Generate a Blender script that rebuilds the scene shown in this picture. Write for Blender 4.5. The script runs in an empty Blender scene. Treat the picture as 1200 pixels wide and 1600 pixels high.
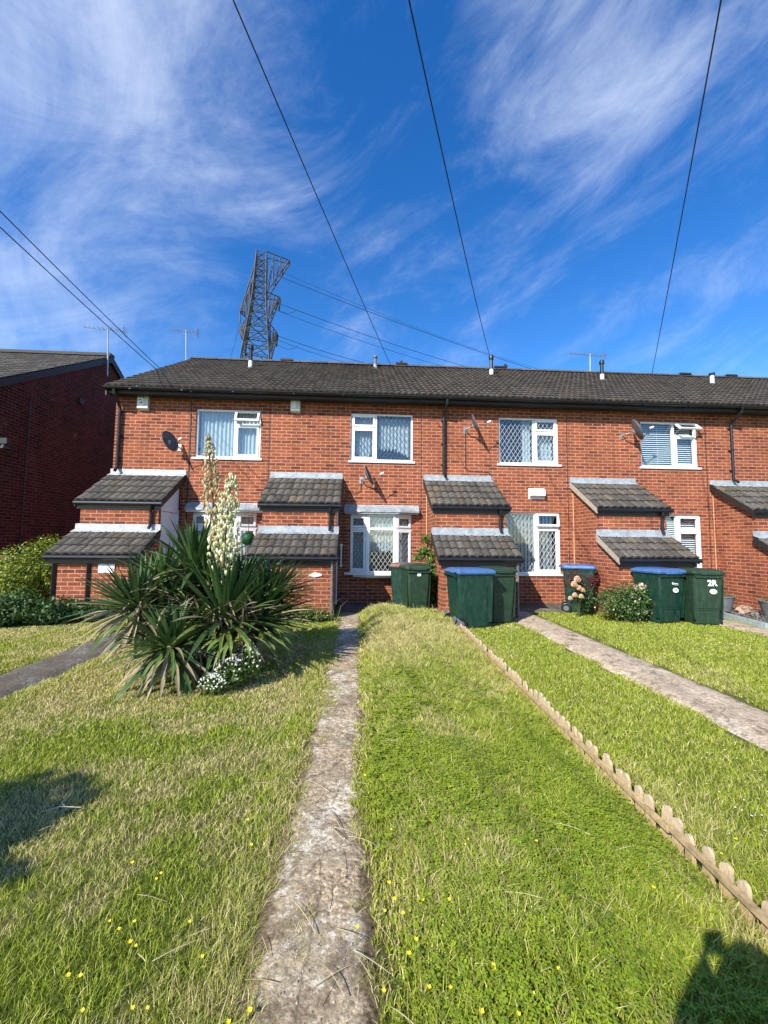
import bpy, math, random
import numpy as np
from mathutils import Vector, Matrix
random.seed(7); rng = np.random.default_rng(7)
PI = math.pi; R = math.radians
scene = bpy.context.scene
col = scene.collection

# ---------------------------------------------------------------- camera model
FPX, YAW, PITCH, ROLL, CAMY, CAMZ = 640., -.0616, .0715, .0091, -9.417, 1.45
def ray(px, py):
    a, b = px-600, py-800
    c, s = math.cos(ROLL), math.sin(ROLL)
    u = a*c+b*s; v = -a*s+b*c
    x1 = u/FPX; z2 = -v/FPX
    c, s = math.cos(PITCH), math.sin(PITCH)
    y1 = c-z2*s; dz = s+z2*c
    c, s = math.cos(YAW), math.sin(YAW)
    return Vector((x1*c-y1*s, x1*s+y1*c, dz))
def at(px, py, Y):
    r = ray(px, py); t = (Y-CAMY)/r.y
    return Vector((r.x*t, Y, r.z*t+CAMZ))
def gr(px, py, z=0.):
    r = ray(px, py); t = (z-CAMZ)/r.z
    return Vector((r.x*t, r.y*t+CAMY, z))
cd = bpy.data.cameras.new('camera'); cam = bpy.data.objects.new('camera', cd); col.objects.link(cam)
fw = ray(600, 800); rt = (ray(601, 800)-fw)*FPX; up = -(ray(600, 801)-fw)*FPX
M = Matrix((rt, up, -fw)).transposed().to_4x4(); M.translation = Vector((0, CAMY, CAMZ))
cam.matrix_world = M
cd.sensor_fit = 'HORIZONTAL'; cd.sensor_width = 36; cd.lens = 36*FPX/1200; cd.clip_end = 3000; cd.clip_start = .02
scene.camera = cam
scene.render.resolution_x, scene.render.resolution_y = 768, 1024

# ---------------------------------------------------------------- materials
def newmat(name):
    m = bpy.data.materials.new(name); m.use_nodes = True
    nt = m.node_tree; nt.nodes.clear()
    out = nt.nodes.new('ShaderNodeOutputMaterial')
    b = nt.nodes.new('ShaderNodeBsdfPrincipled'); nt.links.new(b.outputs[0], out.inputs[0])
    return m, nt, b, out
def N(nt, t, **kw):
    n = nt.nodes.new('ShaderNode'+t)
    for k, v in kw.items():
        if k in n.inputs.keys(): n.inputs[k].default_value = v
        else: setattr(n, k, v)
    return n
def L(nt, a, b): nt.links.new(a, b)
def c4(c): return (c[0], c[1], c[2], 1)
def ramp(nt, fac, stops):
    r = nt.nodes.new('ShaderNodeValToRGB'); e = r.color_ramp.elements
    while len(e) < len(stops): e.new(.5)
    for k, (p, c) in enumerate(stops): e[k].position = p; e[k].color = c4(c) if not isinstance(c, (int, float)) else (c, c, c, 1)
    L(nt, fac, r.inputs[0]); return r.outputs[0]
def mixc(nt, fac, a, b, mode='MIX'):
    m = nt.nodes.new('ShaderNodeMix'); m.data_type = 'RGBA'; m.blend_type = mode
    for s, v in ((0, fac), (6, a), (7, b)):
        if isinstance(v, (int, float)): m.inputs[s].default_value = v
        elif isinstance(v, (tuple, list)): m.inputs[s].default_value = c4(v)
        else: L(nt, v, m.inputs[s])
    return m.outputs[2]
def mathn(nt, op, a, b=0.):
    m = nt.nodes.new('ShaderNodeMath'); m.operation = op
    for k, v in enumerate((a, b)):
        if isinstance(v, (int, float)): m.inputs[k].default_value = v
        else: L(nt, v, m.inputs[k])
    return m.outputs[0]
def noise(nt, scale, detail=4, rough=.55, vec=None, dist=0.):
    n = nt.nodes.new('ShaderNodeTexNoise'); n.inputs['Scale'].default_value = scale
    n.inputs['Detail'].default_value = detail; n.inputs['Roughness'].default_value = rough; n.inputs['Distortion'].default_value = dist
    if vec is None:
        g = nt.nodes.new('ShaderNodeNewGeometry'); vec = g.outputs['Position']
    L(nt, vec, n.inputs['Vector']); return n.outputs[0]
def bump(nt, b, h, strength=.5, dist=.01):
    n = nt.nodes.new('ShaderNodeBump'); n.inputs['Strength'].default_value = strength; n.inputs['Distance'].default_value = dist
    L(nt, h, n.inputs['Height']); L(nt, n.outputs[0], b.inputs['Normal'])
def simple(name, c, rough=.6, metal=0., var=.25, scale=20., bmp=0., spec=.5):
    m, nt, b, _ = newmat(name)
    n = noise(nt, scale, 5, .6)
    f = ramp(nt, n, [(.3, 1-var), (.7, 1+var*.6)])
    L(nt, mixc(nt, 1., c, f, 'MULTIPLY'), b.inputs['Base Color'])
    b.inputs['Roughness'].default_value = rough; b.inputs['Metallic'].default_value = metal
    b.inputs['Specular IOR Level'].default_value = spec
    if bmp: bump(nt, b, n, bmp, .01)
    return m
def vcol(name, rough=.6, trans=0., var=.15, scale=30., spec=.4):
    """colour from the mesh's own attribute"""
    m, nt, b, out = newmat(name)
    a = nt.nodes.new('ShaderNodeVertexColor'); a.layer_name = 'Col'
    n = noise(nt, scale, 3, .6)
    f = ramp(nt, n, [(.3, 1-var), (.7, 1+var)])
    cc = mixc(nt, 1., a.outputs[0], f, 'MULTIPLY')
    L(nt, cc, b.inputs['Base Color']); b.inputs['Roughness'].default_value = rough
    b.inputs['Specular IOR Level'].default_value = spec
    if trans:
        t = nt.nodes.new('ShaderNodeBsdfTranslucent'); L(nt, mixc(nt, 1., cc, (1.1, 1.2, .6), 'MULTIPLY'), t.inputs[0])
        mx = nt.nodes.new('ShaderNodeMixShader'); mx.inputs[0].default_value = trans
        L(nt, b.outputs[0], mx.inputs[1]); L(nt, t.outputs[0], mx.inputs[2]); L(nt, mx.outputs[0], out.inputs[0])
    return m

def brick_mat(name, stops, mortar):
    m, nt, b, _ = newmat(name)
    g = nt.nodes.new('ShaderNodeNewGeometry'); s = nt.nodes.new('ShaderNodeSeparateXYZ'); L(nt, g.outputs['Position'], s.inputs[0])
    u = mathn(nt, 'ADD', s.outputs[0], s.outputs[1])
    # slight unevenness of the joints
    nz = nt.nodes.new('ShaderNodeTexNoise'); nz.inputs['Scale'].default_value = 9.; L(nt, g.outputs['Position'], nz.inputs['Vector'])
    wob = mathn(nt, 'MULTIPLY', mathn(nt, 'SUBTRACT', nz.outputs[0], .5), .006)
    cb = nt.nodes.new('ShaderNodeCombineXYZ'); L(nt, mathn(nt, 'ADD', u, wob), cb.inputs[0]); L(nt, mathn(nt, 'ADD', s.outputs[2], wob), cb.inputs[1])
    br = nt.nodes.new('ShaderNodeTexBrick'); L(nt, cb.outputs[0], br.inputs['Vector'])
    br.inputs['Scale'].default_value = 1; br.inputs['Brick Width'].default_value = .225; br.inputs['Row Height'].default_value = .075
    br.inputs['Mortar Size'].default_value = .0085; br.inputs['Mortar Smooth'].default_value = .15
    br.inputs['Color1'].default_value = (0, 0, 0, 1); br.inputs['Color2'].default_value = (1, 1, 1, 1); br.inputs['Mortar'].default_value = (.5, .5, .5, 1)
    base = ramp(nt, br.outputs['Color'], stops)
    fine = ramp(nt, noise(nt, 60, 4, .7), [(.3, .72), (.7, 1.22)])
    big = ramp(nt, noise(nt, .9, 5, .6), [(.3, .84), (.7, 1.12)])
    c = mixc(nt, 1., base, fine, 'MULTIPLY')
    mc = mixc(nt, ramp(nt, noise(nt, 5, 3, .6), [(.35, 0.), (.7, 1.)]), mortar, tuple(x*.72 for x in mortar))
    c = mixc(nt, br.outputs['Fac'], c, mc)
    c = mixc(nt, 1., c, big, 'MULTIPLY')
    ms = nt.nodes.new('ShaderNodeMapping'); ms.inputs['Scale'].default_value = (2.6, 2.6, .35); L(nt, g.outputs['Position'], ms.inputs[0])
    streak = ramp(nt, noise(nt, 1.2, 6, .7, ms.outputs[0]), [(.3, .70), (.5, 1.0), (.72, 1.18)])
    c = mixc(nt, .8, c, streak, 'MULTIPLY')
    pale = mathn(nt, 'MULTIPLY', ramp(nt, noise(nt, 3.3, 6, .75), [(.60, 0.), (.74, 1.)]), .28)
    c = mixc(nt, pale, c, (.50, .36, .27))
    L(nt, c, b.inputs['Base Color']); b.inputs['Roughness'].default_value = .9; b.inputs['Specular IOR Level'].default_value = .2
    h = mathn(nt, 'SUBTRACT', mathn(nt, 'MULTIPLY', noise(nt, 80, 3, .6), .4), br.outputs['Fac'])
    bump(nt, b, h, .55, .006)
    return m
BR = [(0., (.13, .034, .021)), (.12, (.19, .049, .026)), (.42, (.25, .064, .029)), (.75, (.31, .085, .036)), (1., (.22, .058, .032))]
M_brick = brick_mat('orange_red_brick', BR, (.45, .255, .165))
M_brick2 = brick_mat('shaded_red_brick', [(0., (.03, .012, .012)), (.4, (.058, .016, .014)), (1., (.085, .022, .018))], (.15, .07, .055))  # brick and mortar colours darkened to carry the gable wall's shade

def tile_mat(name, dark):
    m, nt, b, _ = newmat(name)
    a = nt.nodes.new('ShaderNodeVertexColor'); a.layer_name = 'Col'
    n1 = noise(nt, 26, 6, .75)
    c = mixc(nt, 1., a.outputs[0], ramp(nt, n1, [(.32, .6), (.68, 1.5)]), 'MULTIPLY')
    spots = ramp(nt, noise(nt, 34, 3, .6), [(.62, 0.), (.68, 1.)])
    patch = ramp(nt, noise(nt, 1.3, 4, .6), [(.45, 0.), (.62, 1.)])
    c = mixc(nt, mathn(nt, 'MULTIPLY', mathn(nt, 'MULTIPLY', spots, patch), .8), c, dark)
    moss = mathn(nt, 'MULTIPLY', ramp(nt, noise(nt, 7, 4, .6), [(.55, 0.), (.7, 1.)]), .45)
    c = mixc(nt, moss, c, (.085, .085, .045))
    L(nt, c, b.inputs['Base Color']); b.inputs['Roughness'].default_value = .85; b.inputs['Specular IOR Level'].default_value = .3
    bump(nt, b, n1, .5, .008); return m
M_tile = tile_mat('weathered_concrete_tile', (.42, .38, .30))
M_pvc = simple('white_upvc', (.80, .80, .79), .35, 0, .05, 6)
M_blackp = simple('black_plastic', (.012, .012, .014), .35, 0, .3, 14)
M_fascia = simple('dark_stained_fascia', (.018, .015, .014), .6, 0, .4, 12)
M_lead = simple('grey_lead_flashing', (.33, .36, .38), .6, .1, .35, 9, .4)
M_leadw = simple('pale_painted_flashing', (.42, .44, .45), .6, 0, .3, 12, .6)
M_dish = simple('grey_mesh_dish', (.10, .10, .105), .55, .2, .25, 40)
M_metal = simple('galvanised_metal', (.42, .43, .43), .45, .7, .3, 30)
M_steel = simple('weathered_steel', (.085, .085, .08), .6, .3, .3, .6)
M_wood = simple('pressure_treated_wood', (.42, .30, .15), .8, 0, .45, 26, .4)
M_wood2 = simple('greyed_wood', (.40, .35, .27), .85, 0, .35, 30, .4)
def picket_mat():
    m, nt, b, _ = newmat('weathered_picket_wood'); g = nt.nodes.new('ShaderNodeNewGeometry'); s_ = nt.nodes.new('ShaderNodeSeparateXYZ'); L(nt, g.outputs['Position'], s_.inputs[0])
    mp_ = nt.nodes.new('ShaderNodeMapping'); mp_.inputs['Scale'].default_value = (8, 8, 1.2); L(nt, g.outputs['Position'], mp_.inputs[0])
    n1 = noise(nt, 18, 5, .7, mp_.outputs[0]); top = mathn(nt, 'ADD', mathn(nt, 'MULTIPLY', s_.outputs[2], 6.), mathn(nt, 'MULTIPLY', noise(nt, 2.5, 2, .5), .9))
    c = mixc(nt, ramp(nt, top, [(.85, 0.), (1.5, 1.)]) if 0 else mathn(nt, 'MULTIPLY', top, .50), (.50, .29, .07), (.44, .39, .28)); c = mixc(nt, 1., c, ramp(nt, n1, [(.3, .7), (.7, 1.25)]), 'MULTIPLY')
    L(nt, c, b.inputs['Base Color']); b.inputs['Roughness'].default_value = .85; bump(nt, b, n1, .4, .004); return m
M_picket = picket_mat()
M_greyp = simple('grey_edging_plastic', (.13, .14, .15), .6, 0, .3, 20)
M_dark = simple('interior_shade', (.03, .03, .032), .9, 0, .3, 3)
M_cream = simple('cream_box_plastic', (.62, .61, .55), .5, 0, .15, 20)
M_wire = simple('black_cable', (.015, .015, .016), .6)
M_skin = simple('skin', (.50, .30, .21), .5, 0, .1, 20)
M_cloth = simple('navy_jacket', (.03, .04, .08), .85, 0, .3, 30)
M_doorw = simple('white_door_paint', (.74, .75, .77), .4, 0, .06, 5)
M_leadstrip = simple('lead_came', (.46, .48, .50), .5, .2, .15, 20)
M_leadstripd = simple('dark_lead_came', (.10, .11, .13), .5, .2, .15, 20)

def curtain_mat():
    m, nt, b, out = newmat('net_curtain')
    n = noise(nt, 70, 3, .6)
    f = ramp(nt, n, [(.35, .75), (.65, 1.)])
    c = mixc(nt, 1., (.78, .84, .86), f, 'MULTIPLY'); L(nt, c, b.inputs['Base Color']); b.inputs['Roughness'].default_value = .9
    t = nt.nodes.new('ShaderNodeBsdfTranslucent'); L(nt, c, t.inputs[0])
    mx = nt.nodes.new('ShaderNodeMixShader'); mx.inputs[0].default_value = .3
    L(nt, b.outputs[0], mx.inputs[1]); L(nt, t.outputs[0], mx.inputs[2]); L(nt, mx.outputs[0], out.inputs[0]); return m
M_curt = curtain_mat()
M_blind = simple('white_blind_slat', (.72, .76, .78), .6, 0, .08, 10)
def glass_mat():
    m, nt, b, out = newmat('window_glass')
    t = nt.nodes.new('ShaderNodeBsdfTransparent'); t.inputs[0].default_value = (.9, .94, .95, 1)
    g = nt.nodes.new('ShaderNodeBsdfGlossy'); g.inputs['Roughness'].default_value = .02; g.inputs[0].default_value = (1, 1, 1, 1)
    lw = nt.nodes.new('ShaderNodeLayerWeight'); lw.inputs[0].default_value = .5
    f = mathn(nt, 'ADD', mathn(nt, 'MULTIPLY', mathn(nt, 'POWER', lw.outputs['Facing'], 4.), .8), .07)
    mx = nt.nodes.new('ShaderNodeMixShader'); L(nt, f, mx.inputs[0]); L(nt, t.outputs[0], mx.inputs[1]); L(nt, g.outputs[0], mx.inputs[2])
    L(nt, mx.outputs[0], out.inputs[0]); return m
M_glass = glass_mat()
def bin_mat(name, c, rough=.38):
    m, nt, b, _ = newmat(name)
    n = noise(nt, 9, 6, .7); f = ramp(nt, n, [(.3, .7), (.7, 1.25)])
    cc = mixc(nt, 1., c, f, 'MULTIPLY')
    mpb = nt.nodes.new('ShaderNodeMapping'); mpb.inputs['Scale'].default_value = (3, 3, .8); gg = nt.nodes.new('ShaderNodeNewGeometry'); L(nt, gg.outputs['Position'], mpb.inputs[0])
    cc = mixc(nt, mathn(nt, 'MULTIPLY', ramp(nt, noise(nt, 6, 7, .75, mpb.outputs[0]), [(.5, 0.), (.75, 1.)]), .30), cc, (.14, .13, .10))
    L(nt, cc, b.inputs['Base Color'])
    L(nt, ramp(nt, noise(nt, 14, 4, .6), [(.3, rough-.1), (.7, rough+.2)]), b.inputs['Roughness'])
    bump(nt, b, noise(nt, 3, 2, .5), .25, .02); return m
M_bing = bin_mat('green_bin_plastic', (.005, .036, .024))
M_bind = bin_mat('faded_green_bin_plastic', (.014, .042, .020), .5)
M_binb = bin_mat('blue_lid_plastic', (.05, .13, .31), .3)
M_binbr = bin_mat('brown_lid_plastic', (.16, .085, .06), .5)
M_binpk = bin_mat('faded_brown_lid', (.45, .25, .19), .5)
M_white = simple('white_paint_mark', (.8, .8, .78), .6, 0, .05, 20)
M_pot = simple('grey_planter', (.13, .14, .155), .7, 0, .3, 10, .2)
M_leaf = vcol('plant_leaf', .5, .22, .2, 25)
M_grass = vcol('grass_blade', .55, .28, .15, 12, .25)
M_yucca = vcol('yucca_leaf', .42, .12, .18, 14, .5)
M_petal = vcol('petal', .6, .35, .1, 60)
M_bark = simple('bark', (.10, .075, .05), .9, 0, .4, 30, .6)
M_stone = simple('rockery_stone', (.36, .24, .17), .9, 0, .45, 14, .6)
M_gravel = simple('slate_chippings', (.14, .12, .13), .9, 0, .6, 45, .8)
M_edge = simple('pale_painted_edging', (.36, .44, .43), .7, 0, .3, 18, .4)

def noise_v(nt, scale, vec):
    n = nt.nodes.new('ShaderNodeTexNoise'); n.inputs['Scale'].default_value = scale; n.inputs['Detail'].default_value = 5; L(nt, vec, n.inputs['Vector']); return n.outputs['Color']
def path_mat(name, base, peb, lich, amt, seed, dirt=None):
    m, nt, b, _ = newmat(name)
    g = nt.nodes.new('ShaderNodeNewGeometry')
    mp = nt.nodes.new('ShaderNodeMapping'); mp.inputs['Location'].default_value = (seed, seed*.7, 0); L(nt, g.outputs['Position'], mp.inputs[0]); v = mp.outputs[0]
    vo = nt.nodes.new('ShaderNodeTexVoronoi'); vo.inputs['Scale'].default_value = 95; L(nt, v, vo.inputs['Vector'])
    vo2 = nt.nodes.new('ShaderNodeTexVoronoi'); vo2.inputs['Scale'].default_value = 48; L(nt, v, vo2.inputs['Vector'])
    pc = mixc(nt, .5, vo.outputs['Color'], vo2.outputs['Color'])
    bw = nt.nodes.new('ShaderNodeRGBToBW'); L(nt, pc, bw.inputs[0])
    pebc = ramp(nt, bw.outputs[0], [(.2, tuple(x*.45 for x in peb)), (.5, peb), (.8, tuple(min(1, x*1.8) for x in peb))])
    sm = mixc(nt, ramp(nt, noise(nt, 22, 6, .7, v), [(.35, 0.), (.65, 1.)]), base, tuple(x*.6 for x in base))
    expo = ramp(nt, noise(nt, 2.6, 6, .65, v), [(.42, 0.), (.56, 1.)])
    c = mixc(nt, mathn(nt, 'MULTIPLY', expo, amt), sm, pebc)
    li = ramp(nt, mathn(nt, 'ADD', mathn(nt, 'MULTIPLY', noise(nt, 24, 8, .8, v), .6), mathn(nt, 'MULTIPLY', noise(nt, 2.2, 3, .5, v), .4)), [(.525, 0.), (.565, 1.)])
    c = mixc(nt, mathn(nt, 'MULTIPLY', li, .7), c, lich)
    mud = ramp(nt, noise(nt, 5.5, 8, .78, v), [(.50, 0.), (.62, .8)])
    c = mixc(nt, mud, c, (.15, .105, .065)); c = mixc(nt, 1., c, ramp(nt, noise(nt, 75, 5, .8, v), [(.3, .55), (.7, 1.35)]), 'MULTIPLY')
    cr = nt.nodes.new('ShaderNodeTexVoronoi'); cr.feature = 'DISTANCE_TO_EDGE'; cr.inputs['Scale'].default_value = 1.4; L(nt, mixc(nt, .12, v, noise_v(nt, 3., v)), cr.inputs['Vector'])
    crk = ramp(nt, cr.outputs['Distance'], [(.001, 1.), (.006, 0.)]); c = mixc(nt, mathn(nt, 'MULTIPLY', crk, .55), c, (.05, .04, .03))
    if dirt:
        sx = nt.nodes.new('ShaderNodeSeparateXYZ'); L(nt, g.outputs['Position'], sx.inputs[0])
        dd = mathn(nt, 'ADD', mathn(nt, 'ABSOLUTE', mathn(nt, 'SUBTRACT', sx.outputs[0], dirt[0])), mathn(nt, 'MULTIPLY', mathn(nt, 'SUBTRACT', noise(nt, 9, 7, .75, v), .5), .28))
        c = mixc(nt, ramp(nt, dd, [(dirt[1], 0.), (dirt[1]+.035, 1.)]), c, mixc(nt, ramp(nt, noise(nt, 60, 5, .8, v), [(.35, 0.), (.65, 1.)]), (.08, .055, .032), (.20, .15, .085)))
    L(nt, c, b.inputs['Base Color']); b.inputs['Roughness'].default_value = .95; b.inputs['Specular IOR Level'].default_value = .2
    h = mathn(nt, 'SUBTRACT', mathn(nt, 'MULTIPLY', noise(nt, 30, 5, .7, v), 1.), mathn(nt, 'MULTIPLY', vo2.outputs['Distance'], mathn(nt, 'MULTIPLY', expo, .7)))
    bump(nt, b, h, .8, .009); return m
M_path = path_mat('worn_concrete_path', (.40, .32, .205), (.40, .305, .195), (.72, .67, .54), .85, 0, (-.14, .15))
M_path2 = path_mat('old_concrete_path', (.56, .44, .30), (.48, .37, .25), (.72, .62, .47), .5, 9.3)
M_path3 = path_mat('grey_tarmac_path', (.125, .11, .088), (.15, .13, .105), (.24, .23, .21), .6, 21.)
def soil_mat():
    m, nt, b, _ = newmat('lawn_soil')
    n = noise(nt, 40, 6, .75); n2 = noise(nt, 1.4, 5, .6)
    va = nt.nodes.new('ShaderNodeVertexColor'); va.layer_name = 'Col'; a = va.outputs[0]
    c = mixc(nt, 1., a, ramp(nt, n, [(.3, .5), (.7, 1.5)]), 'MULTIPLY')
    L(nt, c, b.inputs['Base Color']); b.inputs['Roughness'].default_value = 1.; b.inputs['Specular IOR Level'].default_value = .1
    bump(nt, b, n, 1., .03); return m
M_soil = soil_mat()

# ---------------------------------------------------------------- mesh builder
class MB:
    def __init__(s): s.v = []; s.f = []; s.c = []; s.cur = (1, 1, 1)
    def add(s, vs, fs, c=None):
        o = len(s.v); s.v.extend(tuple(p) for p in vs)
        for f in fs: s.f.append(tuple(i+o for i in f)); s.c.append(c or s.cur)
    def quad(s, a, b, c, d, colr=None): s.add([a, b, c, d], [(0, 1, 2, 3)], colr)
    def box(s, x0, x1, y0, y1, z0, z1, c=None):
        s.add([(x0, y0, z0), (x1, y0, z0), (x1, y1, z0), (x0, y1, z0), (x0, y0, z1), (x1, y0, z1), (x1, y1, z1), (x0, y1, z1)],
              [(0, 3, 2, 1), (4, 5, 6, 7), (0, 1, 5, 4), (1, 2, 6, 5), (2, 3, 7, 6), (3, 0, 4, 7)], c)
    def obox(s, p, ax, ay, az, c=None):   # oriented box: corner p and three edge vectors
        p, ax, ay, az = map(Vector, (p, ax, ay, az))
        P = [p, p+ax, p+ax+ay, p+ay, p+az, p+ax+az, p+ax+ay+az, p+ay+az]
        s.add(P, [(0, 3, 2, 1), (4, 5, 6, 7), (0, 1, 5, 4), (1, 2, 6, 5), (2, 3, 7, 6), (3, 0, 4, 7)], c)
    def bar(s, a, b, w, c=None):          # square bar
        a, b = Vector(a), Vector(b); d = (b-a).normalized()
        u = d.orthogonal().normalized()*w/2; v = d.cross(u).normalized()*w/2
        s.add([a+u+v, a-u+v, a-u-v, a+u-v, b+u+v, b-u+v, b-u-v, b+u-v], [(0, 1, 2, 3), (7, 6, 5, 4), (0, 4, 5, 1), (1, 5, 6, 2), (2, 6, 7, 3), (3, 7, 4, 0)], c)
    def tube(s, pts, r, n=8, c=None, cap=True):
        pts = [Vector(p) for p in pts]; rr = r if isinstance(r, (list, tuple)) else [r]*len(pts)
        vs = []; u = None
        for i, p in enumerate(pts):
            d = (pts[min(i+1, len(pts)-1)]-pts[max(i-1, 0)]).normalized()
            if u is None: u = d.orthogonal().normalized()
            u = (u-d*u.dot(d)).normalized(); w = d.cross(u)
            for k in range(n):
                a = 2*PI*k/n; vs.append(p+(u*math.cos(a)+w*math.sin(a))*rr[i])
        fs = []
        for i in range(len(pts)-1):
            for k in range(n): fs.append((i*n+k, i*n+(k+1) % n, (i+1)*n+(k+1) % n, (i+1)*n+k))
        if cap: fs.append(tuple(range(n-1, -1, -1))); fs.append(tuple(range((len(pts)-1)*n, len(pts)*n)))
        s.add(vs, fs, c)
    def prism(s, poly, axis, d):          # poly list of 3D points extruded by vector d
        n = len(poly); P = [Vector(p) for p in poly]; d = Vector(d)
        s.add(P+[p+d for p in P], [tuple(range(n-1, -1, -1)), tuple(range(n, 2*n))]+[(i, (i+1) % n, n+(i+1) % n, n+i) for i in range(n)])
    def build(s, name, mat, parent=None, loc=(0, 0, 0), smooth=False, bevel=0.):
        me = bpy.data.meshes.new(name); me.from_pydata(s.v, [], s.f)
        if any(x != (1, 1, 1) for x in s.c):
            ca = me.color_attributes.new('Col', 'FLOAT_COLOR', 'CORNER')
            arr = np.repeat(np.array([(c[0], c[1], c[2], 1.) for c in s.c], dtype=np.float32), [len(f) for f in s.f], axis=0)
            ca.data.foreach_set('color', arr.ravel())
        me.materials.append(mat); me.update()
        if smooth: me.polygons.foreach_set('use_smooth', [True]*len(me.polygons))
        o = bpy.data.objects.new(name, me); col.objects.link(o); o.location = loc
        if parent: o.parent = parent
        if bevel:
            b = o.modifiers.new('bevel', 'BEVEL'); b.width = bevel; b.segments = 2; b.limit_method = 'ANGLE'; b.angle_limit = .7
        return o
def npmesh(name, V, F, C, mat, parent=None, smooth=False):
    """V (n,3) F (m,k) constant polygon size; C (n,3) per-vertex colour"""
    me = bpy.data.meshes.new(name); k = F.shape[1]
    me.vertices.add(len(V)); me.vertices.foreach_set('co', V.astype(np.float32).ravel())
    me.loops.add(F.size); me.loops.foreach_set('vertex_index', F.astype(np.int32).ravel())
    me.polygons.add(len(F)); me.polygons.foreach_set('loop_start', np.arange(0, F.size, k, dtype=np.int32)); me.polygons.foreach_set('loop_total', np.full(len(F), k, dtype=np.int32))
    if smooth: me.polygons.foreach_set('use_smooth', np.ones(len(F), dtype=bool))
    me.update(calc_edges=True)
    ca = me.color_attributes.new('Col', 'FLOAT_COLOR', 'POINT')
    ca.data.foreach_set('color', np.hstack([C, np.ones((len(C), 1))]).astype(np.float32).ravel())
    me.materials.append(mat); o = bpy.data.objects.new(name, me); col.objects.link(o)
    if parent: o.parent = parent
    return o
def tag(o, label, cat, group=None, kind=None):
    if label: o['label'] = label
    if cat: o['category'] = cat
    if group: o['group'] = group
    if kind: o['kind'] = kind
    return o
def thing(name, label, cat, loc=(0, 0, 0), rz=0., group=None):
    o = bpy.data.objects.new(name, None); col.objects.link(o); o.location = loc; o.rotation_euler = (0, 0, rz); o.empty_display_size = .2
    return tag(o, label, cat, group)
def kids(o): return [c for c in bpy.data.objects if c.parent == o]
def dup(o, loc, rz=0., label=None, scale=1.):
    def rec(x, par):
        c = x.copy(); col.objects.link(c); c.parent = par
        for k in kids(x): rec(k, c)
        return c
    c = rec(o, None); c.location = loc; c.rotation_euler[2] = rz; c.scale = (scale,)*3
    if label: c['label'] = label
    return c
# smooth value noise for colour maps
_lat = rng.random((64, 64, 4))
def vnoise(x, y, ch=0):
    xi = np.floor(x).astype(int); yi = np.floor(y).astype(int); fx = x-xi; fy = y-yi
    fx = fx*fx*(3-2*fx); fy = fy*fy*(3-2*fy); Lt = _lat[:, :, ch]
    a = Lt[xi % 64, yi % 64]; b = Lt[(xi+1) % 64, yi % 64]; c = Lt[xi % 64, (yi+1) % 64]; d = Lt[(xi+1) % 64, (yi+1) % 64]
    return (a*(1-fx)+b*fx)*(1-fy)+(c*(1-fx)+d*fx)*fy
def fbm(x, y, s, ch=0, o=4):
    t = 0.; w = .5; tot = 0.
    for k in range(o): t = t+w*vnoise(x*s+7*k, y*s+3*k, ch); tot += w; s *= 2.1; w *= .55
    return t/tot

# ---------------------------------------------------------------- ground, paths
def ground_z(x, y):
    """gentle undulation of the gardens, used by the ground sheet and the grass"""
    x = np.asarray(x, float); y = np.asarray(y, float)
    m = np.clip((x-.15)/.35, 0, 1)*np.clip((1.5-x)/.25, 0, 1)*(y > -12)          # unmown strip stands a little proud
    near = np.clip((y+3.4)/1.5, 0, 1)*(y < 0)
    z = .035*m+.05*m*near + .02*(fbm(x, y, .8, 3)-.5)
    return z*np.clip((14-np.abs(x))/4, 0, 1)*(y > -30)*(y < 1)
xs = np.concatenate([[-900, -60, -20], np.arange(-14, 14.01, .1), [20, 60, 900]]); ys = np.concatenate([[-900, -60, -20], np.arange(-12, 1.0, .1), [2, 20, 60, 1800]])
XX, YY = np.meshgrid(xs, ys, indexing='ij'); ZZ = ground_z(XX, YY)
V = np.stack([XX.ravel(), YY.ravel(), ZZ.ravel()], 1); nx, ny = XX.shape
ii, jj = np.meshgrid(np.arange(nx-1), np.arange(ny-1), indexing='ij'); a = (ii*ny+jj).ravel()
F = np.stack([a, a+ny, a+ny+1, a+1], 1); GV, GF = V.copy(), F.copy()

PATHS = {}
def path(name, mat, x0, x1, y0, y1, amp, z=.022, seed=0.):
    yy = np.arange(y0, y1+.001, .06); n = 9
    V = []
    for y in yy:
        a = x0+amp*(fbm(np.array(seed), np.array(y), 2.2, 1)-.5)*2+amp*.5*(fbm(np.array(seed), np.array(y), 9., 2)-.5); b = x1+amp*(fbm(np.array(seed+9), np.array(y), 2.2, 1)-.5)*2
        for k in range(n):
            x = a+(b-a)*k/(n-1); e = 0 if 1 < k < n-2 else (-.008 if 0 < k < n-1 else -.05)
            V.append((x, y, max(z, float(ground_z(x, y))+.012 if 0 < k < n-1 else z)+e+.006*float(fbm(np.array(x), np.array(y), 3., 2))))
    V = np.array(V); m = len(yy); ii, jj = np.meshgrid(np.arange(m-1), np.arange(n-1), indexing='ij'); a = (ii*n+jj).ravel()
    o = npmesh(name, V, np.stack([a, a+1, a+n+1, a+n], 1), np.ones((len(V), 3)), mat, smooth=True)
    tag(o, None, None, kind='structure'); PATHS[name] = (x0, x1, y0, y1)
path('garden_path', M_path, -.42, .14, -12, -1.0, .04, .014, 3.)
path('neighbour_path', M_path2, 2.86, 3.58, -12, -1.0, .03, .03, 30.)
path('side_path', M_path3, -3.78, -3.12, -12, -1.0, .03, .03, 55.)
path('far_path', M_path2, 6.42, 7.02, -12, -1.3, .03, .03, 75.)
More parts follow.
